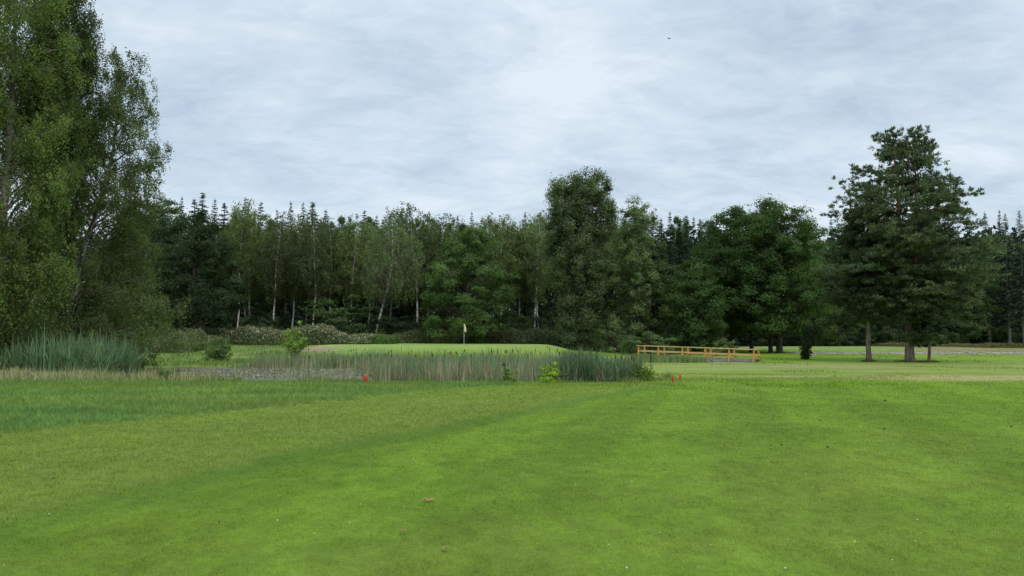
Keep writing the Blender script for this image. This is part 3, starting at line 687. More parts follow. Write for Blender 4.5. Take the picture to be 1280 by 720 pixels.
# shrubs one can name
def sh(i, px, py, d, R_, lab, cat='bush'):
    x, H = H_at(px, py, d); o = shrubs[i].put(x, d, H, R_, label=lab, cat=cat); return o
sh(1, 768, 390, 84, 2.0, 'rounded grey green bush at the foot of the aspen')
sh(0, 836, 402, 84, 1.0, 'narrow dark bush left of the footbridge, below the leafy trees')
sh(1, 810, 412, 80, 2.6, 'low pale bush just behind the left end of the footbridge')
sh(1, 905, 420, 78, 1.1, 'small pale bush behind the footbridge, right half')
sh(0, 425, 370, 96, 4.8, 'wide deep green elder bush beneath the birches, left of the leaning birch')
place(broadleaf('shrub', 442, 1.5, P_round, .95, 5200, .11, (.11, .165, .055), M_bark, .03, clump=.36, nclump=50, crown0=.03, nstem=3), 275, 64, 'small round green bush in the meadow left of the bright sapling', 'bush')
place(broadleaf('shrub', 443, .38, P_round, .34, 2600, .055, (.19, .30, .07), M_bark, .010, clump=.15, nclump=40, crown0=.05, nstem=3), 630, 30.4, 'low leafy green weed at the rim of the reeds, left of the bright lime one', 'bush')
sh(1, 1245, 436, 112, 2.2, 'pale low bush at the foot of the right edge spruces')
g_ = broadleaf('shrub', 440, .42, P_round, .36, 3600, .055, (.30, .44, .05), M_bark, .012, clump=.17, nclump=46, crown0=.05, nstem=3)
place(g_, 684, 30.7, 'bright lime green little bush in front of the reed bed', 'bush')
g_ = broadleaf('sapling', 441, 2.6, [(0, .5), (.3, .8), (.6, 1), (1, .5)], .85, 2600, .12, (.21, .31, .06), M_bark, .03, clump=.38, nclump=50, crown0=.25, nstem=3, upright=.6)
place(g_, 368, 64, 'bright yellow green willow sapling standing beyond the reeds', 'sapling')
# mullein and leafy weed at the right tip of the reeds
o = empty('mullein_plant', (xat(812, 32), 32, float(height(xat(812, 32), 32)))); g = Geo(); r = np.random.default_rng(8)
tag(o, 'solitary dark seed spike with basal leaves at the right tip of the tall reeds', 'plant')
g.tube([(0, 0, -.05), (.03, 0, .5), (.04, 0, .75)], [.015, .012, .012], 6, (.10, .10, .05)); g.build('stem', M_reed, o)
g = Geo(); g.tube([(.04, 0, .72), (.042, 0, .78), (.045, 0, .98), (.05, 0, 1.08)], [.012, .03, .028, .006], 7, (.05, .04, .02)); g.build('seed_head', M_reed, o)
g = Geo(); n = 900; q = r.normal(size=(n, 3))*np.array([.22, .2, .16])+np.array([-.25, 0, .26]); q[:, 2] = np.abs(q[:, 2]); cards(g, q, .11, .05, leafcol((.15, .23, .05), n, r), r); g.build('leaves', M_leaf, o)

# tall herb thickets at the foot of the wood
def thicket(name, label, x0, x1, yf, depth, hf, n, base, fluff, pf, seed):
    r = np.random.default_rng(seed); x = r.uniform(x0, x1, n); y0 = yf(x); y = y0+depth*r.random(n)
    h = hf(x)*(.40+.75*fbm(x*.5, y*.5, seed)+.35*vn(x*1.6, y*1.2, seed+2))*ss(0, 1.2, y-y0+.35)
    zg = height(x, y); f = r.random(n)**.6
    g = Geo(); c = leafcol(base, n, r, .22, .14); tp = (f > .80) & (r.random(n) < pf)
    c = c*(.8+.45*fbm(x*.3, y*.3, seed+1))[:, None]
    c[tp] = leafcol(fluff, tp.sum(), r, .25, .08); u = r.normal(size=(n, 3))*.7; u[:, 2] += .7
    cards(g, np.stack([x, y, zg+h*f], -1), .26*r.uniform(.6, 1.3, n), .10*r.uniform(.7, 1.4, n), c, r, u=u)
    m = n//5; q = r.integers(0, n, m); blades(g, x[q], y[q], h[q]*r.uniform(.8, 1.12, m), .05, c[q]*.9, r, lean=.12, seg=2)
    return tag(g.build(name, M_leaf), label, 'undergrowth', kind='stuff')
thicket('willowherb_thicket', 'tall thicket of willowherb gone to pinkish fluff before the birch row', -43, -15, lambda x: 86-.16*(x+20), 5, lambda x: 1.65+.12*np.sin(x*.8)-.7*ss(-22, -15, x), 46000, (.13, .16, .08), (.42, .38, .31), .38, 31)
thicket('herb_thicket', 'low bright green herbs between the willowherb and the putting green', -26, -13, lambda x: 86.5+0*x, 6, lambda x: .95+0*x, 12000, (.13, .19, .06), (.20, .26, .10), .3, 32)
thicket('nettle_thicket', 'olive herb thicket behind the putting green under the maple', -16, 2, lambda x: 93.6+.0*x, 4, lambda x: 1.15+.2*np.sin(x), 24000, (.105, .13, .060), (.20, .19, .11), .4, 33)
thicket('bramble_thicket', 'grey green arched bramble thicket behind the right half of the putting green', -1.5, 15.5, lambda x: 88+.28*np.maximum(0, x-3)*-1+5*ss(2, -2, x), 6, lambda x: 1.75-.055*np.abs(x-3)**1.25, 34000, (.13, .155, .078), (.22, .23, .14), .5, 34)
thicket('meadow_thicket', 'grey green bushes and herbs at the left behind the meadow', -46, -30, lambda x: 74+.2*(x+38), 9, lambda x: 1.35+.3*np.sin(x*1.3), 26000, (.13, .17, .075), (.33, .30, .22), .3, 35)
thicket('heath_thicket', 'low brown green heath plants at the foot of the right wood', 50, 90, lambda x: 106+0*x, 7, lambda x: .55+0*x, 15000, (.11, .11, .05), (.24, .17, .11), .4, 36)

# ------------------------------------------------------------------ Scots pine and its two neighbours
def pine(name, seed, H, leaders, prof, Rm, z0, trunk_r, nlimb, leafn, col, flat=.62, csz=.75, lowhang=False):
    r = np.random.default_rng(seed); root = empty(name); tg = Geo(); paths = []
    for Pp, ra, rb in leaders:
        Pp = np.array(Pp, float); k = len(Pp); t = np.linspace(0, 1, k*3); s_ = np.linspace(0, 1, k)
        Q = np.stack([np.interp(t, s_, Pp[:, a]) for a in range(3)], -1); Q[1:-1, :2] += r.normal(size=(len(Q)-2, 2))*.025
        rad_ = np.interp(t, [0, 1], [ra, rb]); fl = np.ones((len(Q), 10))
        if Pp[0][2] <= 0: fl[0] = 1.5; rad_[1] *= 1.05
        tint = np.array([np.array([.5, .5, .5])*(1-w)+np.array([.75, .42, .24])*w for w in np.clip((Q[:, 2]-H*.28)/(H*.25), 0, 1)])
        tg.tube(Q, rad_, 10, np.repeat(tint, 10, 0) if rb <= .004 else None, fl)
        if rb > .004: tg.C[-2] = np.repeat(tint, 10, 0)
        paths.append(Q)
    pt = np.array([a for a, b in prof]); pr = np.array([b for a, b in prof]); C = []; D = []
    wts = np.interp(np.linspace(0, 1, 200), pt, pr)+.15; cdf = np.cumsum(wts)/wts.sum(); bg = tg
    t = np.interp((np.arange(nlimb)+.5)/nlimb, cdf, np.linspace(0, 1, 200)); a = np.arange(nlimb)*2.39996+r.normal(size=nlimb)*.35
    for q in range(nlimb):
        z = z0+(H-z0)*t[q]; P = paths[q % len(paths)]; P = P if P[-1, 2] > z-.8 else paths[0]
        l = np.interp(t[q], pt, pr)*Rm*r.uniform(.62, 1.0)*(1+.14*math.sin(a[q]*2+t[q]*9)); rise = (.55*t[q]+.02)*l; zs = np.clip(z-rise, z0*.6, P[-1, 2]-.1)
        p0 = np.array([np.interp(zs, P[:, 2], P[:, 0]), np.interp(zs, P[:, 2], P[:, 1]), zs])
        e = np.array([math.cos(a[q])*l, math.sin(a[q])*l, rise+r.normal()*.25]); e[:2] -= p0[:2]*.6
        Q = curve3(p0, p0+e, (0, 0, (-.06 if t[q] > .4 else .12)*l), 7, r, .05)
        bg.tube(Q, np.linspace(.03+.013*l, .012, 7), 5, np.array([.30, .22, .17]) if t[q] > .3 else np.array([.28, .25, .22]))
        nc = max(3, int(l*3.2))
        for k in range(nc):
            f = r.uniform(.45, 1.02)**.75; B = (1-f)**2*Q[0]+2*f*(1-f)*Q[3]*1.0+f*f*Q[-1] if False else Q[min(6, int(f*6))]
            w = .28*l+.25; sd = r.normal(size=3)*np.array([w, w, .10+.02*l]); c_ = B+sd*.62
            bg.tube([B, (B+c_)/2+np.array([0, 0, -.04]), c_], [.02, .014, .008], 3, (.25, .2, .16)); C.append(c_); D.append(unit(c_-p0*1.0+np.array([0, 0, .3])))
    for P in paths:
        for k in range(9): C.append(P[-1]+r.normal(size=3)*np.array([.4, .4, .3])-np.array([0, 0, .1+.18*k])); D.append(np.array([0, 0, 1.]))
    tg.build('trunk', M_pinebark, root, True)
    C = np.array(C); D = np.array(D); nc = len(C); per = leafn//nc; id_ = np.repeat(np.arange(nc), per); m = len(id_)
    sz = csz*r.uniform(.6, 1.3, nc)
    sub = r.normal(size=(nc, 6, 3))*.48; sid = r.integers(0, 6, m); o = sub[id_, sid]+unit(r.normal(size=(m, 3)))*(r.random((m, 1))**.6)*.34
    tz = ((C[:, 2]-z0)/(H-z0)).clip(0, 1); sz = sz*(1.25-.5*tz); o[:, 2] *= (.34+.50*tz)[id_]; L = C[id_]+o*sz[id_][:, None]; L[:, 2] = np.maximum(L[:, 2], .2)
    u = unit(o-sub[id_, sid]*np.array([1, 1, .5])+1e-4)*1.0+D[id_]*.5+r.normal(size=(m, 3))*.35; u[:, 2] += .45
    g = Geo(); cards(g, L, .24*r.uniform(.7, 1.3, m), .06*r.uniform(.7, 1.4, m), leafcol(col, m, r, .25, .1)*(1+.15*r.normal(size=nc))[id_][:, None].clip(.5, 1.5), r, u=u)
    g.build('crown', M_needle, root); return root
d = 61; x, H = H_at(1137, 158, d)
k = .0607
L1 = [(0, 0, -.2), (.02, 0, 1.5), (.1, 0, 3.5), (-.15, .1, 6), (-.35, .1, 9), (-.5, 0, 12), (-.65, 0, 15), (-.7, 0, H-.7)]
L2 = [(.0, 0, 3.0), (.45, -.1, 5.5), (.6, -.2, 8), (.75, -.2, 11), (.85, -.1, 14), (.95, 0, H-.35)]
PP = [(0, .38), (.12, .78), (.28, 1.0), (.43, .97), (.55, .85), (.67, .72), (.83, .52), (.93, .30), (1, .14)]
place(pine('pine_tree', 601, H, [(L1, .36, .03), (L2, .2, .03)], PP, 6.2, 3.6, .44, 74, 190000, (.112, .152, .080), csz=.85), 1136, d, 'tall Scots pine with forked top and thick stem, standing alone on the right')
d = 62; x, H = H_at(1088, 262, d)
place(pine('pine_tree', 602, H, [([(0, 0, -.2), (.05, 0, 2.5), (.0, 0, 5), (-.1, 0, 8), (-.2, 0, H-.4)], .20, .03)], [(0, .7), (.2, 1), (.5, .9), (.8, .6), (1, .3)], 3.0, 3.0, .2, 42, 75000, (.088, .120, .062), csz=.8), 1085, d, 'shorter pine with a straight grey stem, left beside the tall Scots pine')
d = 60; x, H = H_at(1160, 345, d)
place(pine('pine_tree', 603, H, [([(0, 0, -.2), (.03, 0, 1.5), (.05, 0, 3), (.0, 0, H-.3)], .13, .02)], [(0, .75), (.3, 1), (.7, .8), (1, .4)], 1.9, 1.5, .13, 34, 34000, (.070, .102, .048), csz=.7), 1161, d, 'small low pine with drooping green twigs, right beside the tall Scots pine')
# tufts at the feet of the pines
r = np.random.default_rng(90)
for px, d, R_, lab in [(1085, 62, .45, 'brown grass tuft ringing the foot of the shorter left pine'), (1136, 61, .95, 'dark grass tuft ringing the foot of the tall Scots pine'), (1161, 60, .6, 'grass tuft ringing the foot of the small right pine')]:
    n = 900; a = r.uniform(0, 2*PI, n); q = .15+R_*r.random(n)**.8; x0 = xat(px, d); g = Geo()
    blades(g, x0+q*np.cos(a), d+q*np.sin(a)*.8, .13+.2*r.random(n)*(1-q/R_/1.4).clip(0), .02, np.where((r.random(n) < .35)[:, None], leafcol((.22, .16, .09), n, r), leafcol((.09, .13, .04), n, r)), r, lean=.5)
    o = g.build('grass_tuft', M_grass); tag(o, lab, 'grass tuft')
# columnar conifer
d = 67; x, H = H_at(1006, 411, d)
c_ = broadleaf('columnar_conifer', 620, H, [(0, .7), (.2, 1), (.5, .9), (.8, .55), (1, .15)], .42, 5200, .10, (.040, .078, .026), M_darkbark, .05, clump=.2, nclump=70, crown0=.06, upright=1.2, flat=1.3, inner=.3)
place(c_, 1006, d, 'small narrow upright conifer on the lawn, between oak grove and pines', 'conifer')
# trees whose grey stems show in the wood behind the pine
for px, py, dd, lab in [(1016, 300, 112, 'slim deciduous tree right of the oak grove, seen over the narrow conifer'), (1046, 300, 114, 'slim grey stemmed deciduous tree just left behind the shorter pine'), (1206, 320, 116, 'slim leafy tree in the gap between tall pine and right edge spruces')]:
    x, H = H_at(px, py, dd); leafy[1].put(x, dd, H, 3.6, label=lab)

# ------------------------------------------------------------------ large birches on the left
def big_birch(name, seed, H, path, prof, Rm, col, trunk_r, nlimb, z0, leaf=.10, strands=7, perm=15, slen=(.4, 1.6), lim=None, clear=None, rise=.55, twigs=5.0, tint=None):
    """arching limbs carry twigs, and from the twigs hang strands of leaves"""
    r = np.random.default_rng(seed); root = empty(name); P = np.array(path, float); bg = trunk_geo(P, trunk_r, .025, r, 9, tint=tint or birch_tint); BT = (.16, .14, .12)
    pt = np.array([a for a, b in prof]); pr = np.array([b for a, b in prof]); S0 = []; Lid = []
    wts = np.interp(np.linspace(0, 1, 200), pt, pr)+.15; cdf = np.cumsum(wts)/wts.sum()
    t = np.interp((np.arange(nlimb)+r.random(nlimb))/nlimb, cdf, np.linspace(0, 1, 200)); a = np.arange(nlimb)*2.39996+r.normal(size=nlimb)*.4
    for q in range(nlimb):
        l = np.interp(t[q], pt, pr)*Rm*r.uniform(.66, 1.06)*(1+.12*math.sin(a[q]*3+t[q]*8)); zt = z0+(H-z0)*t[q]
        zs = float(np.clip(zt-rise*l, z0*.55, P[-1, 2]-.15)); p0 = onpath(P, zs); c0 = onpath(P, min(zt, P[-1, 2]))
        e = c0+np.array([math.cos(a[q])*l, math.sin(a[q])*l, 0]); e[2] = zt-.10*l
        Q = curve3(p0, e, (0, 0, .30*l+.1), 9, r, .05); bg.tube(Q, np.linspace(.015+.013*l, .007, 9), 5, BT)
        for k in range(max(4, int(l*twigs))):
            f = r.uniform(.34, 1.0)**.8; B = Q[min(8, int(f*8.99))]; w = .22+.16*l*(1.15-f)
            c_ = B+r.normal(size=3)*np.array([w, w, .16+.04*l])+np.array([0, 0, .08]); bg.tube([B, (B+c_)/2+np.array([0, 0, .1]), c_], [.010, .008, .005], 3, BT); S0.append(c_); Lid.append(q)
    for k in range(16): S0.append(P[-1]+r.normal(size=3)*np.array([.35, .35, .4])-np.array([0, 0, .09*k])); Lid.append(0)
    S0 = np.array(S0); Lid = np.array(Lid); nt_ = len(S0); m0 = nt_*strands; tid = np.repeat(np.arange(nt_), strands)
    s0 = S0[tid]+r.normal(size=(m0, 3))*np.array([.17, .17, .12]); ln = r.uniform(*slen, m0)*r.choice([.35, .7, 1.1], m0, p=[.4, .4, .2]); ln = np.minimum(ln, np.maximum(s0[:, 2]-.2, .1)); dr = r.normal(size=(m0, 2))*.12
    m = m0*perm; sid = np.repeat(np.arange(m0), perm); f = r.random(m)**1.15; L = s0[sid].copy(); L[:, 2] -= f*ln[sid]
    L[:, :2] += dr[sid]*(f*ln[sid])[:, None]+r.normal(size=(m, 2))*.065; L[:, 2] += r.normal(size=m)*.07
    c = leafcol(col, m, r, .25, .1)*(1+.17*r.normal(size=nlimb)).clip(.55, 1.6)[Lid[tid[sid]]][:, None]
    if clear is not None: kp = ~clear(L, P); L = L[kp]; c = c[kp]; m = len(L)
    u = r.normal(size=(m, 3)); u[:, 2] -= .9; g = Geo(); cards(g, L, leaf*r.uniform(.6, 1.35, m), leaf*.68*r.uniform(.7, 1.3, m), c.clip(.004, .8), r, u=u)
    g.build('crown', M_birchleaf, root); bg.build('trunk', M_birchbark, root, True); return root
dd = 46
H = H_at(150, 60, dd)[1]
path = [(0, 0, -.2), (.12, 0, 1.6), (.35, 0, 3.2), (.62, 0, 4.8), (.78, .1, 6.6), (1.2, .1, 8.2), (2.0, .1, 10.5), (2.6, .1, 13.5), (3.0, .1, H*.95)]
prof = [(0, 1.2), (.14, 1.34), (.24, 1.12), (.36, .80), (.46, .78), (.56, .84), (.66, .68), (.80, .50), (.93, .34), (1, .14)]
cb = big_birch('birch_tree', 701, H, path, prof, 4.3, (.120, .160, .060), .24, 128, 1.6, clear=lambda L, P: (L[:, 1] < .8) & (L[:, 2] > 3.8) & (L[:, 2] < 9.6) & (np.abs(L[:, 0]+.56*L[:, 1]-np.interp(L[:, 2], P[:, 2], P[:, 0])) < .55))
place(cb, 76, dd, 'large birch with a crooked white stem, right one of the big birches on the left')
dd = 42; H = at(75, -70, dd)[2]
prof = [(0, .40), (.2, .5), (.38, .62), (.5, .9), (.6, 1), (.8, .85), (1, .3)]
o = big_birch('birch_tree', 702, H, trunkpath(H*.95, (.2, .1), np.random.default_rng(5), .07), prof, 2.15, (.095, .135, .052), .22, 100, 4.0, slen=(.7, 3.0), strands=9, perm=19, rise=.9, twigs=6, tint=lambda t: (.2, .19, .17))
place(o, 60, dd, 'dark weeping birch with long hanging strands, middle one of the big birches')
dd = 37; H = at(0, -160, dd)[2]
prof = [(0, .95), (.2, 1), (.45, .95), (.7, .8), (.9, .5), (1, .2)]
o = big_birch('birch_tree', 703, H, trunkpath(H*.95, (.3, 0), np.random.default_rng(6), .1), prof, 3.4, (.130, .175, .055), .26, 130, 1.5, slen=(.5, 2.4), strands=8, perm=18, rise=.7, tint=lambda t: (.17, .16, .14))
place(o, -8, dd+1.5, 'huge birch filling the left edge of view, lighter green hanging leaves')
prof = [(0, .95), (.2, 1), (.45, .95), (.7, .8), (.9, .5), (1, .2)]
o = weeping('birch_tree', 704, 22, prof, 4.2, (.11, .145, .045), .24, nclump=200, strands=9, slen=(.8, 2.2), leaf=.16, perm=16, crown0=.08, tint=birch_tint)
place(o, -110, 42, 'large birch just outside the left edge behind the huge one')
# leaning dark dead stem by the reeds
g = Geo(); g.tube([(0, 0, -.3), (.5, .1, .5), (1.3, .1, 1.3), (2.2, .2, 2.5)], [.2, .16, .13, .08], 8, (.3, .3, .3))
o = g.build('leaning_trunk', M_darkbark, smooth=True); o.location = (xat(35, 40.5), 40.5, -.2); tag(o, 'dark leaning dead stem between the two left reed clumps', 'tree trunk')
# leaf mass at the foot of the birches
sh(2, 40, 392, 43, 2.0, 'dark shrub beneath the huge birch at the left, behind the reeds')
sh(0, 110, 405, 49, 2.6, 'dark shrub behind the left reed clump, under the crooked birch')
sh(2, -30, 395, 44, 2.6, 'dark shrub at the far left edge behind the lower reeds')
sh(0, 150, 418, 52, 1.8, 'low shrub right of the left reed clump, under the birch twigs')

# ------------------------------------------------------------------ footbridge
M_wood = bark_mat('orange_timber', (.42, .19, .045), (.68, .34, .075), 10, 1, .1)
M_wood_p = bark_mat('pale_timber', (.56, .36, .12), (.76, .54, .24), 10, 1, .1)
M_deck = bark_mat('deck_timber', (.22, .17, .12), (.36, .29, .21), 8, 1, .1)
A0 = np.array([xat(798, 69), 69.0]); B0 = np.array([xat(942, 63.5), 63.5]); dv = (B0-A0); Ln = np.linalg.norm(dv); dv = dv/Ln; pv = np.array([-dv[1], dv[0]])
bz = lambda t: .30*(1-t)+.03*t
root = empty('footbridge', (A0[0], A0[1], 0), math.atan2(dv[1], dv[0])); tag(root, 'orange brown timber footbridge with two rails crossing the small pool', 'bridge')
def rail(y_, z_, h_, w_, name, mat, x0=-.15, x1=Ln+.15):
    g = Geo(); n = 6; X = np.linspace(x0, x1, n+1)
    for a in range(n): 
        xm = (X[a]+X[a+1])/2; g.box((xm, y_, z_+bz(xm/Ln)), (X[a+1]-X[a]-.006, w_, h_), tilt=(0, .27/Ln))
    g.build(name, mat, root)
for yy in (0, 1.25):
    sgn = -1 if yy == 0 else 1
    for t in [.0, .185, .40, .60, .80, 1.0]:
        x_ = t*Ln; zb = bz(t)
        g = Geo(); th_ = .15 if t == .6 else .11; g.box((x_, yy, zb+.22), (th_, .10, 1.24)); g.build('post', M_wood, root)
        g = Geo(); g.tube([(x_+.02, yy+sgn*.05, zb+.55), (x_+.05, yy+sgn*.42, zb-.12)], [.045, .045], 4); g.build('brace', M_wood, root)
    rail(yy, .865, .045, .16, 'handrail', M_wood_p); rail(yy-sgn*.065, .42, .11, .035, 'middle_rail', M_wood_p)
    rail(yy, -.02, .16, .1, 'beam', M_deck)
g = Geo(); n = 62
for a in range(n): xm = (a+.5)*Ln/n; g.box((xm, .625, .085+bz(xm/Ln)), (Ln/n-.012, 1.3, .035), C=np.ones(3)*rng.uniform(.42, .56))
g.build('deck', M_deck, root)
# ------------------------------------------------------------------ flagstick and stakes
M_white = plain('white_pole', (.75, .74, .70), .4, .05); M_flag = plain('flag_cloth', (.80, .70, .42), .8, .12, 12); M_yel = plain('yellow_trim', (.7, .42, .05), .7)
M_red = plain('red_paint', (.55, .055, .02), .5, .15, 20); M_cup = plain('dark_cup', (.05, .05, .06), .6)
fx_ = xat(580, 84); fz = float(height(fx_, 84)); root = empty('flagstick', (fx_, 84, fz)); tag(root, 'white flagstick with limp pale yellow flag on the putting green', 'golf flag')
g = Geo(); g.tube([(0, 0, -.1), (0, 0, 1.1), (0, 0, 2.16)], [.017, .015, .012], 8); g.build('pole', M_white, root, True)
g = Geo(); g.tube([(0, 0, 2.16), (0, 0, 2.2), (0, 0, 2.22)], [.02, .02, .008], 8); g.build('pole_cap', M_yel, root, True)
g = Geo(); cols, rows = 10, 14; V = []
for b in range(rows+1):
    v = b/rows
    for a in range(cols+1):
        u = a/cols; wd = .10+.26*v*(1-.55*v)*1.25
        V.append((.02+u*wd*(1-.12*v), .07*math.sin(u*9+v*2)*(.3+v), 2.13-v*.80-.12*u*(1-v*.3)))
Fq = [[b*(cols+1)+a, b*(cols+1)+a+1, (b+1)*(cols+1)+a+1, (b+1)*(cols+1)+a] for b in range(rows) for a in range(cols)]
g.add(V, Fq); fo = g.build('flag', M_flag, root, True); md = fo.modifiers.new('s', 'SOLIDIFY'); md.thickness = .004
g = Geo(); th = np.linspace(0, 2*PI, 17)[:-1]; g.add([(.054*math.cos(a), .054*math.sin(a), .012) for a in th], [list(range(16))]); g.build('cup', M_cup, root)
def stake(px, d, h, w, tilt, lab, rd=False):
    x = xat(px, d); root = empty('marker_stake', (x, d, float(height(x, d))-.03)); root.rotation_euler = (tilt[0], tilt[1], .3); tag(root, lab, 'marker stake', 'red marker stakes near the pond')
    g = Geo()
    if rd: g.tube([(0, 0, -.1), (0, 0, h*.6)], [w*.30, w*.30], 10)
    else: g.tube([(0, 0, -.1), (0, 0, h-.02), (0, 0, h)], [w*.5, w*.5, w*.38], 10)
    g.build('post', M_red, root, False)
    if rd: g = Geo(); g.tube([(0, 0, h*.5), (0, 0, h*.56), (0, 0, h-.03), (0, 0, h)], [w*.3, w*.6, w*.6, w*.45], 12); g.build('cap', M_red, root)
stake(457, 29.5, .34, .12, (0, .03), 'red stake with a thicker head, alone on the near left bank', True)
stake(841, 31.2, .24, .085, (.05, -.16), 'left and slightly lower one of the two short red posts right of the reeds')
stake(849.5, 32.6, .25, .085, (0, .04), 'right and slightly higher one of the two short red posts right of the reeds')

# ------------------------------------------------------------------ small things on the turf
M_dead = plain('dead_leaf', (.30, .17, .08), .7, .35, 30); M_clod = plain('soil_clod', (.075, .055, .035), .9, .3, 20); M_stone = plain('pale_stone', (.30, .28, .24), .8, .25, 3)
def deadleaf(px, py, s, rz, lab, mat=M_dead):
    d = (EYE)/( (math.tan(math.atan((py-360)/F)-TH)) ); x = xat(px, d, py)
    g = Geo(); n = 10; V = [(0, 0, .012)]
    for a in range(n):
        t = a*2*PI/n; q = s*(1+.25*math.sin(3*t+rz)); V.append((q*math.cos(t), .62*q*math.sin(t), .006+.016*math.sin(2*t+rz)**2))
    g.add(V, [[0, a+1, (a+1) % n+1] for a in range(n)]); o = g.build('fallen_leaf', mat); md = o.modifiers.new('s', 'SOLIDIFY'); md.thickness = .003
    o.location = (x, d, float(height(x, d))+.018); o.rotation_euler = (.1, .05, rz); tag(o, lab, 'leaf', 'dead leaves on the near fairway')
deadleaf(535, 629, .055, .4, 'tan curled dead leaf on the grass, farthest of the three in the foreground')
deadleaf(505, 668, .03, 1.5, 'small brown dead leaf on the grass, left of the three in the foreground')
deadleaf(556, 690, .036, 2.4, 'brown dead leaf on the grass, nearest to the lower edge of view')
for px, py, s in [(1025, 526, .05), (1105, 536, .05), (1106, 502, .07), (1034, 558, .045), (977, 556, .035), (964, 556, .03), (66, 610, .03), (726, 524, .04), (1264, 534, .05), (906, 557, .03), (274, 654, .022)]:
    d = EYE/math.tan(math.atan((py-360)/F)-TH); x = xat(px, d, py); g = Geo()
    s *= .62
    for e in range(3):
        c0 = rng.normal(size=3)*s*.22; c0[2] = abs(c0[2])*.5; t = np.linspace(0, 1, 5)
        g.tube(np.stack([c0[0]+0*t, c0[1]+0*t, c0[2]-s*.3+t*s*.9], -1), s*.5*np.sin(np.clip(t, .06, .94)*PI)**.6, 7)
    o = g.build('soil_clod', M_clod, smooth=True); o.location = (x, d, float(height(x, d))+.008)
    tag(o, 'little dark clod of soil lying on the mown fairway', 'clod', 'soil clods scattered on the fairway')
# daisies and clover specks
n = 150; x, y, d = fan(n, 5.2, 22, 36); k = fbm(x*.5, y*.5, 99) > .46; x, y, d = x[k], y[k], d[k]; z = height(x, y)+.02
g = Geo(); th = np.arange(6)*PI/3; rr = r.uniform(.004, .009, len(x)) if False else np.random.default_rng(4).uniform(.003, .007, len(x))
V = np.zeros((len(x), 6, 3)); V[..., 0] = x[:, None]+rr[:, None]*np.cos(th); V[..., 1] = y[:, None]+rr[:, None]*np.sin(th); V[..., 2] = z[:, None]+rr[:, None]*.5*np.sin(th)
g.add(V.reshape(-1, 3), np.arange(6*len(x)).reshape(-1, 6), (.7, .7, .62)); tag(g.build('clover_flowers', M_grass), 'tiny white clover flowers dotted through the near fairway grass', 'flowers', kind='stuff')
# stones of the bank below the far green
g = Geo(); r = np.random.default_rng(14)
for q in range(420):
    x = r.uniform(29, 52) if q < 330 else r.uniform(52, 62); y = 82.5+r.normal()*2.4; s = r.uniform(.06, .2); t = np.linspace(0, 1, 5); zz = float(height(x, y))
    g.tube(np.stack([x+0*t, y+0*t, zz-s*.3+t*s], -1), s*r.uniform(.6, 1.1)*np.sin(np.clip(t, .08, .92)*PI)**.6, 6)
tag(g.build('stone_bank', M_stone), 'pale stones strewn along the bank below the far green', 'stones', kind='stuff')

# a bird far up over the wood
bx, by, bz_ = at(836.5, 48.5, 70); root = empty('bird', (bx, by, bz_), .5); tag(root, 'tiny dark bird flying high in the cloudy sky, right of the middle', 'bird')
M_bird = plain('bird_plumage', (.10, .10, .11), .8); g = Geo(); g.tube([(0, -.13, 0), (0, -.09, .005), (0, 0, .01), (0, .08, .01), (0, .12, .015), (0, .15, .01)], [.012, .025, .04, .03, .026, .006], 8)
for s_ in (-1, 1):
    g.add([(0, .06, .02), (0, -.05, .02), (s_*.12, -.04, .07), (s_*.26, -.06, .04), (s_*.14, .05, .08)], [[0, 1, 2, 4], [4, 2, 3, 3]][:1]); g.add([(s_*.14, .05, .08), (s_*.12, -.04, .07), (s_*.27, -.05, .04)], [[0, 1, 2]])
g.add([(-.02, -.1, 0), (.02, -.1, 0), (.04, -.21, 0), (-.04, -.21, 0)], [[0, 1, 2, 3]])
g.build('body', M_bird, root, True)

# ------------------------------------------------------------------ light and sky
SUN_EL, SUN_AZ = math.radians(52), math.radians(150)      # azimuth measured clockwise from +Y: behind the camera, to the right
sd = Vector((math.sin(SUN_AZ)*math.cos(SUN_EL), math.cos(SUN_AZ)*math.cos(SUN_EL), math.sin(SUN_EL)))
L = bpy.data.lights.new('sun', 'SUN'); L.energy = 1.2; L.angle = math.radians(14); L.color = (1, .97, .92)
lo = bpy.data.objects.new('sun', L); COL.objects.link(lo); lo.rotation_euler = sd.to_track_quat('Z', 'Y').to_euler()
w = bpy.data.worlds.new('World'); sc.world = w; w.use_nodes = True; nt = w.node_tree; nt.nodes.clear()
out = N(nt, 'OutputWorld'); bgn = N(nt, 'Background'); nt.links.new(bgn.outputs[0], out.inputs[0]); bgn.inputs['Strength'].default_value = .12
sky = N(nt, 'TexSky'); sky.sky_type = 'NISHITA'; sky.sun_disc = False; sky.sun_elevation = SUN_EL; sky.sun_rotation = SUN_AZ
tc = N(nt, 'TexCoord'); sx = N(nt, 'SeparateXYZ'); nt.links.new(tc.outputs['Generated'], sx.inputs[0])
def M(op, a, b=None, c=None):
    m = N(nt, 'Math', operation=op)
    for i_, v in enumerate((a, b, c)):
        if v is None: continue
        if isinstance(v, (int, float)): m.inputs[i_].default_value = v
        else: nt.links.new(v, m.inputs[i_])
    return m.outputs[0]
zc = M('MAXIMUM', sx.outputs['Z'], 0.0); den = M('ADD', zc, .22)
cx = M('DIVIDE', sx.outputs['X'], den); cy = M('DIVIDE', sx.outputs['Y'], den)
cb_ = N(nt, 'CombineXYZ'); nt.links.new(cx, cb_.inputs[0]); nt.links.new(cy, cb_.inputs[1])
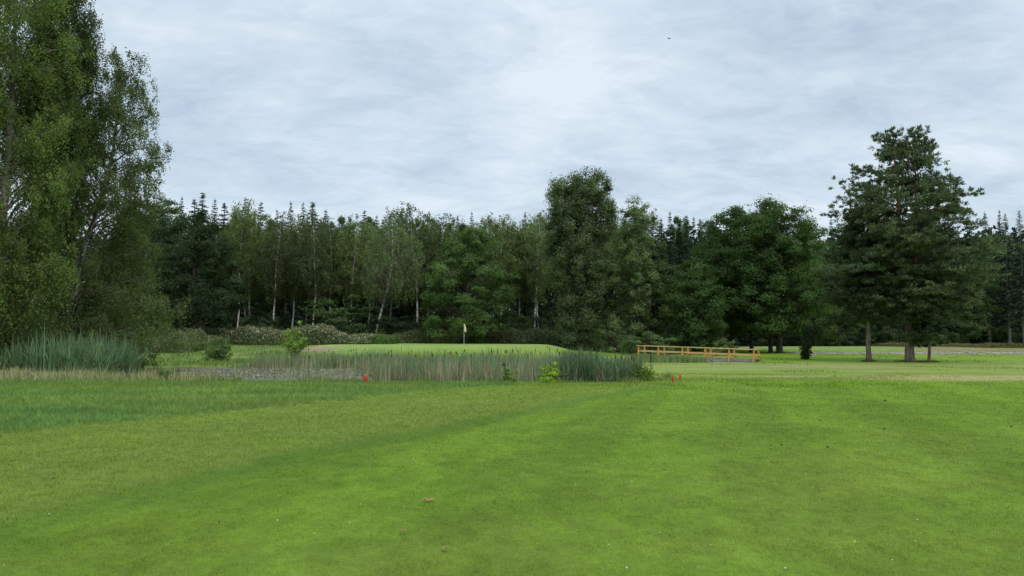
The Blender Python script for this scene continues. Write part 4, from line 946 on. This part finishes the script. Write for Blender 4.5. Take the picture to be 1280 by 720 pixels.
def noise(scale, detail, rough, dist, rot=0, sy=1, off=0):
    mp = N(nt, 'Mapping'); nt.links.new(cb_.outputs[0], mp.inputs[0]); mp.inputs['Rotation'].default_value = (0, 0, rot); mp.inputs['Scale'].default_value = (1, sy, 1); mp.inputs['Location'].default_value = (off, off*.7, 0)
    n = N(nt, 'TexNoise'); n.inputs['Scale'].default_value = scale; n.inputs['Detail'].default_value = detail; n.inputs['Roughness'].default_value = rough; n.inputs['Distortion'].default_value = dist
    nt.links.new(mp.outputs[0], n.inputs['Vector']); return n.outputs['Fac']
nA = noise(1.2, 4, .5, .3, .35, 1.2, 5.3); nB = noise(3.0, 8, .60, .6, -.30, 1.5, 2.9); nC = noise(11, 6, .65, .8, .5, 1.5, 1.3)
s = M('ADD', M('ADD', M('MULTIPLY', nA, .52), M('MULTIPLY', nB, .32)), M('MULTIPLY', nC, .16))
mr = N(nt, 'MapRange'); mr.inputs['From Min'].default_value = .38; mr.inputs['From Max'].default_value = .61; nt.links.new(s, mr.inputs['Value'])
cr = N(nt, 'ValToRGB'); nt.links.new(mr.outputs[0], cr.inputs[0])
e = cr.color_ramp.elements; e[0].position = 0; e[0].color = (.375, .465, .565, 1); e[1].position = 1; e[1].color = (.635, .705, .765, 1)
m_ = cr.color_ramp.elements.new(.5); m_.color = (.50, .585, .665, 1)
# overcast brightening to the zenith
gr = N(nt, 'MapRange'); gr.inputs['From Min'].default_value = .35; gr.inputs['From Max'].default_value = 1; gr.inputs['To Min'].default_value = 1; gr.inputs['To Max'].default_value = 1.7; nt.links.new(zc, gr.inputs['Value'])
v1 = N(nt, 'VectorMath', operation='SCALE'); nt.links.new(cr.outputs[0], v1.inputs[0]); nt.links.new(gr.outputs[0], v1.inputs['Scale'])
v2 = N(nt, 'VectorMath', operation='SCALE'); nt.links.new(v1.outputs[0], v2.inputs[0]); v2.inputs['Scale'].default_value = 8.5
mx = N(nt, 'Mix', data_type='RGBA'); mx.inputs[0].default_value = .90; nt.links.new(sky.outputs[0], mx.inputs[6]); nt.links.new(v2.outputs[0], mx.inputs[7])
nt.links.new(mx.outputs[2], bgn.inputs['Color'])

sc.view_settings.view_transform = 'Standard'; sc.view_settings.look = 'None'; sc.view_settings.exposure = 0.34; sc.view_settings.gamma = 1
sc.render.engine = 'CYCLES'; sc.cycles.max_bounces = 6; sc.cycles.diffuse_bounces = 5; sc.cycles.glossy_bounces = 2; sc.cycles.transmission_bounces = 3; sc.cycles.transparent_max_bounces = 4
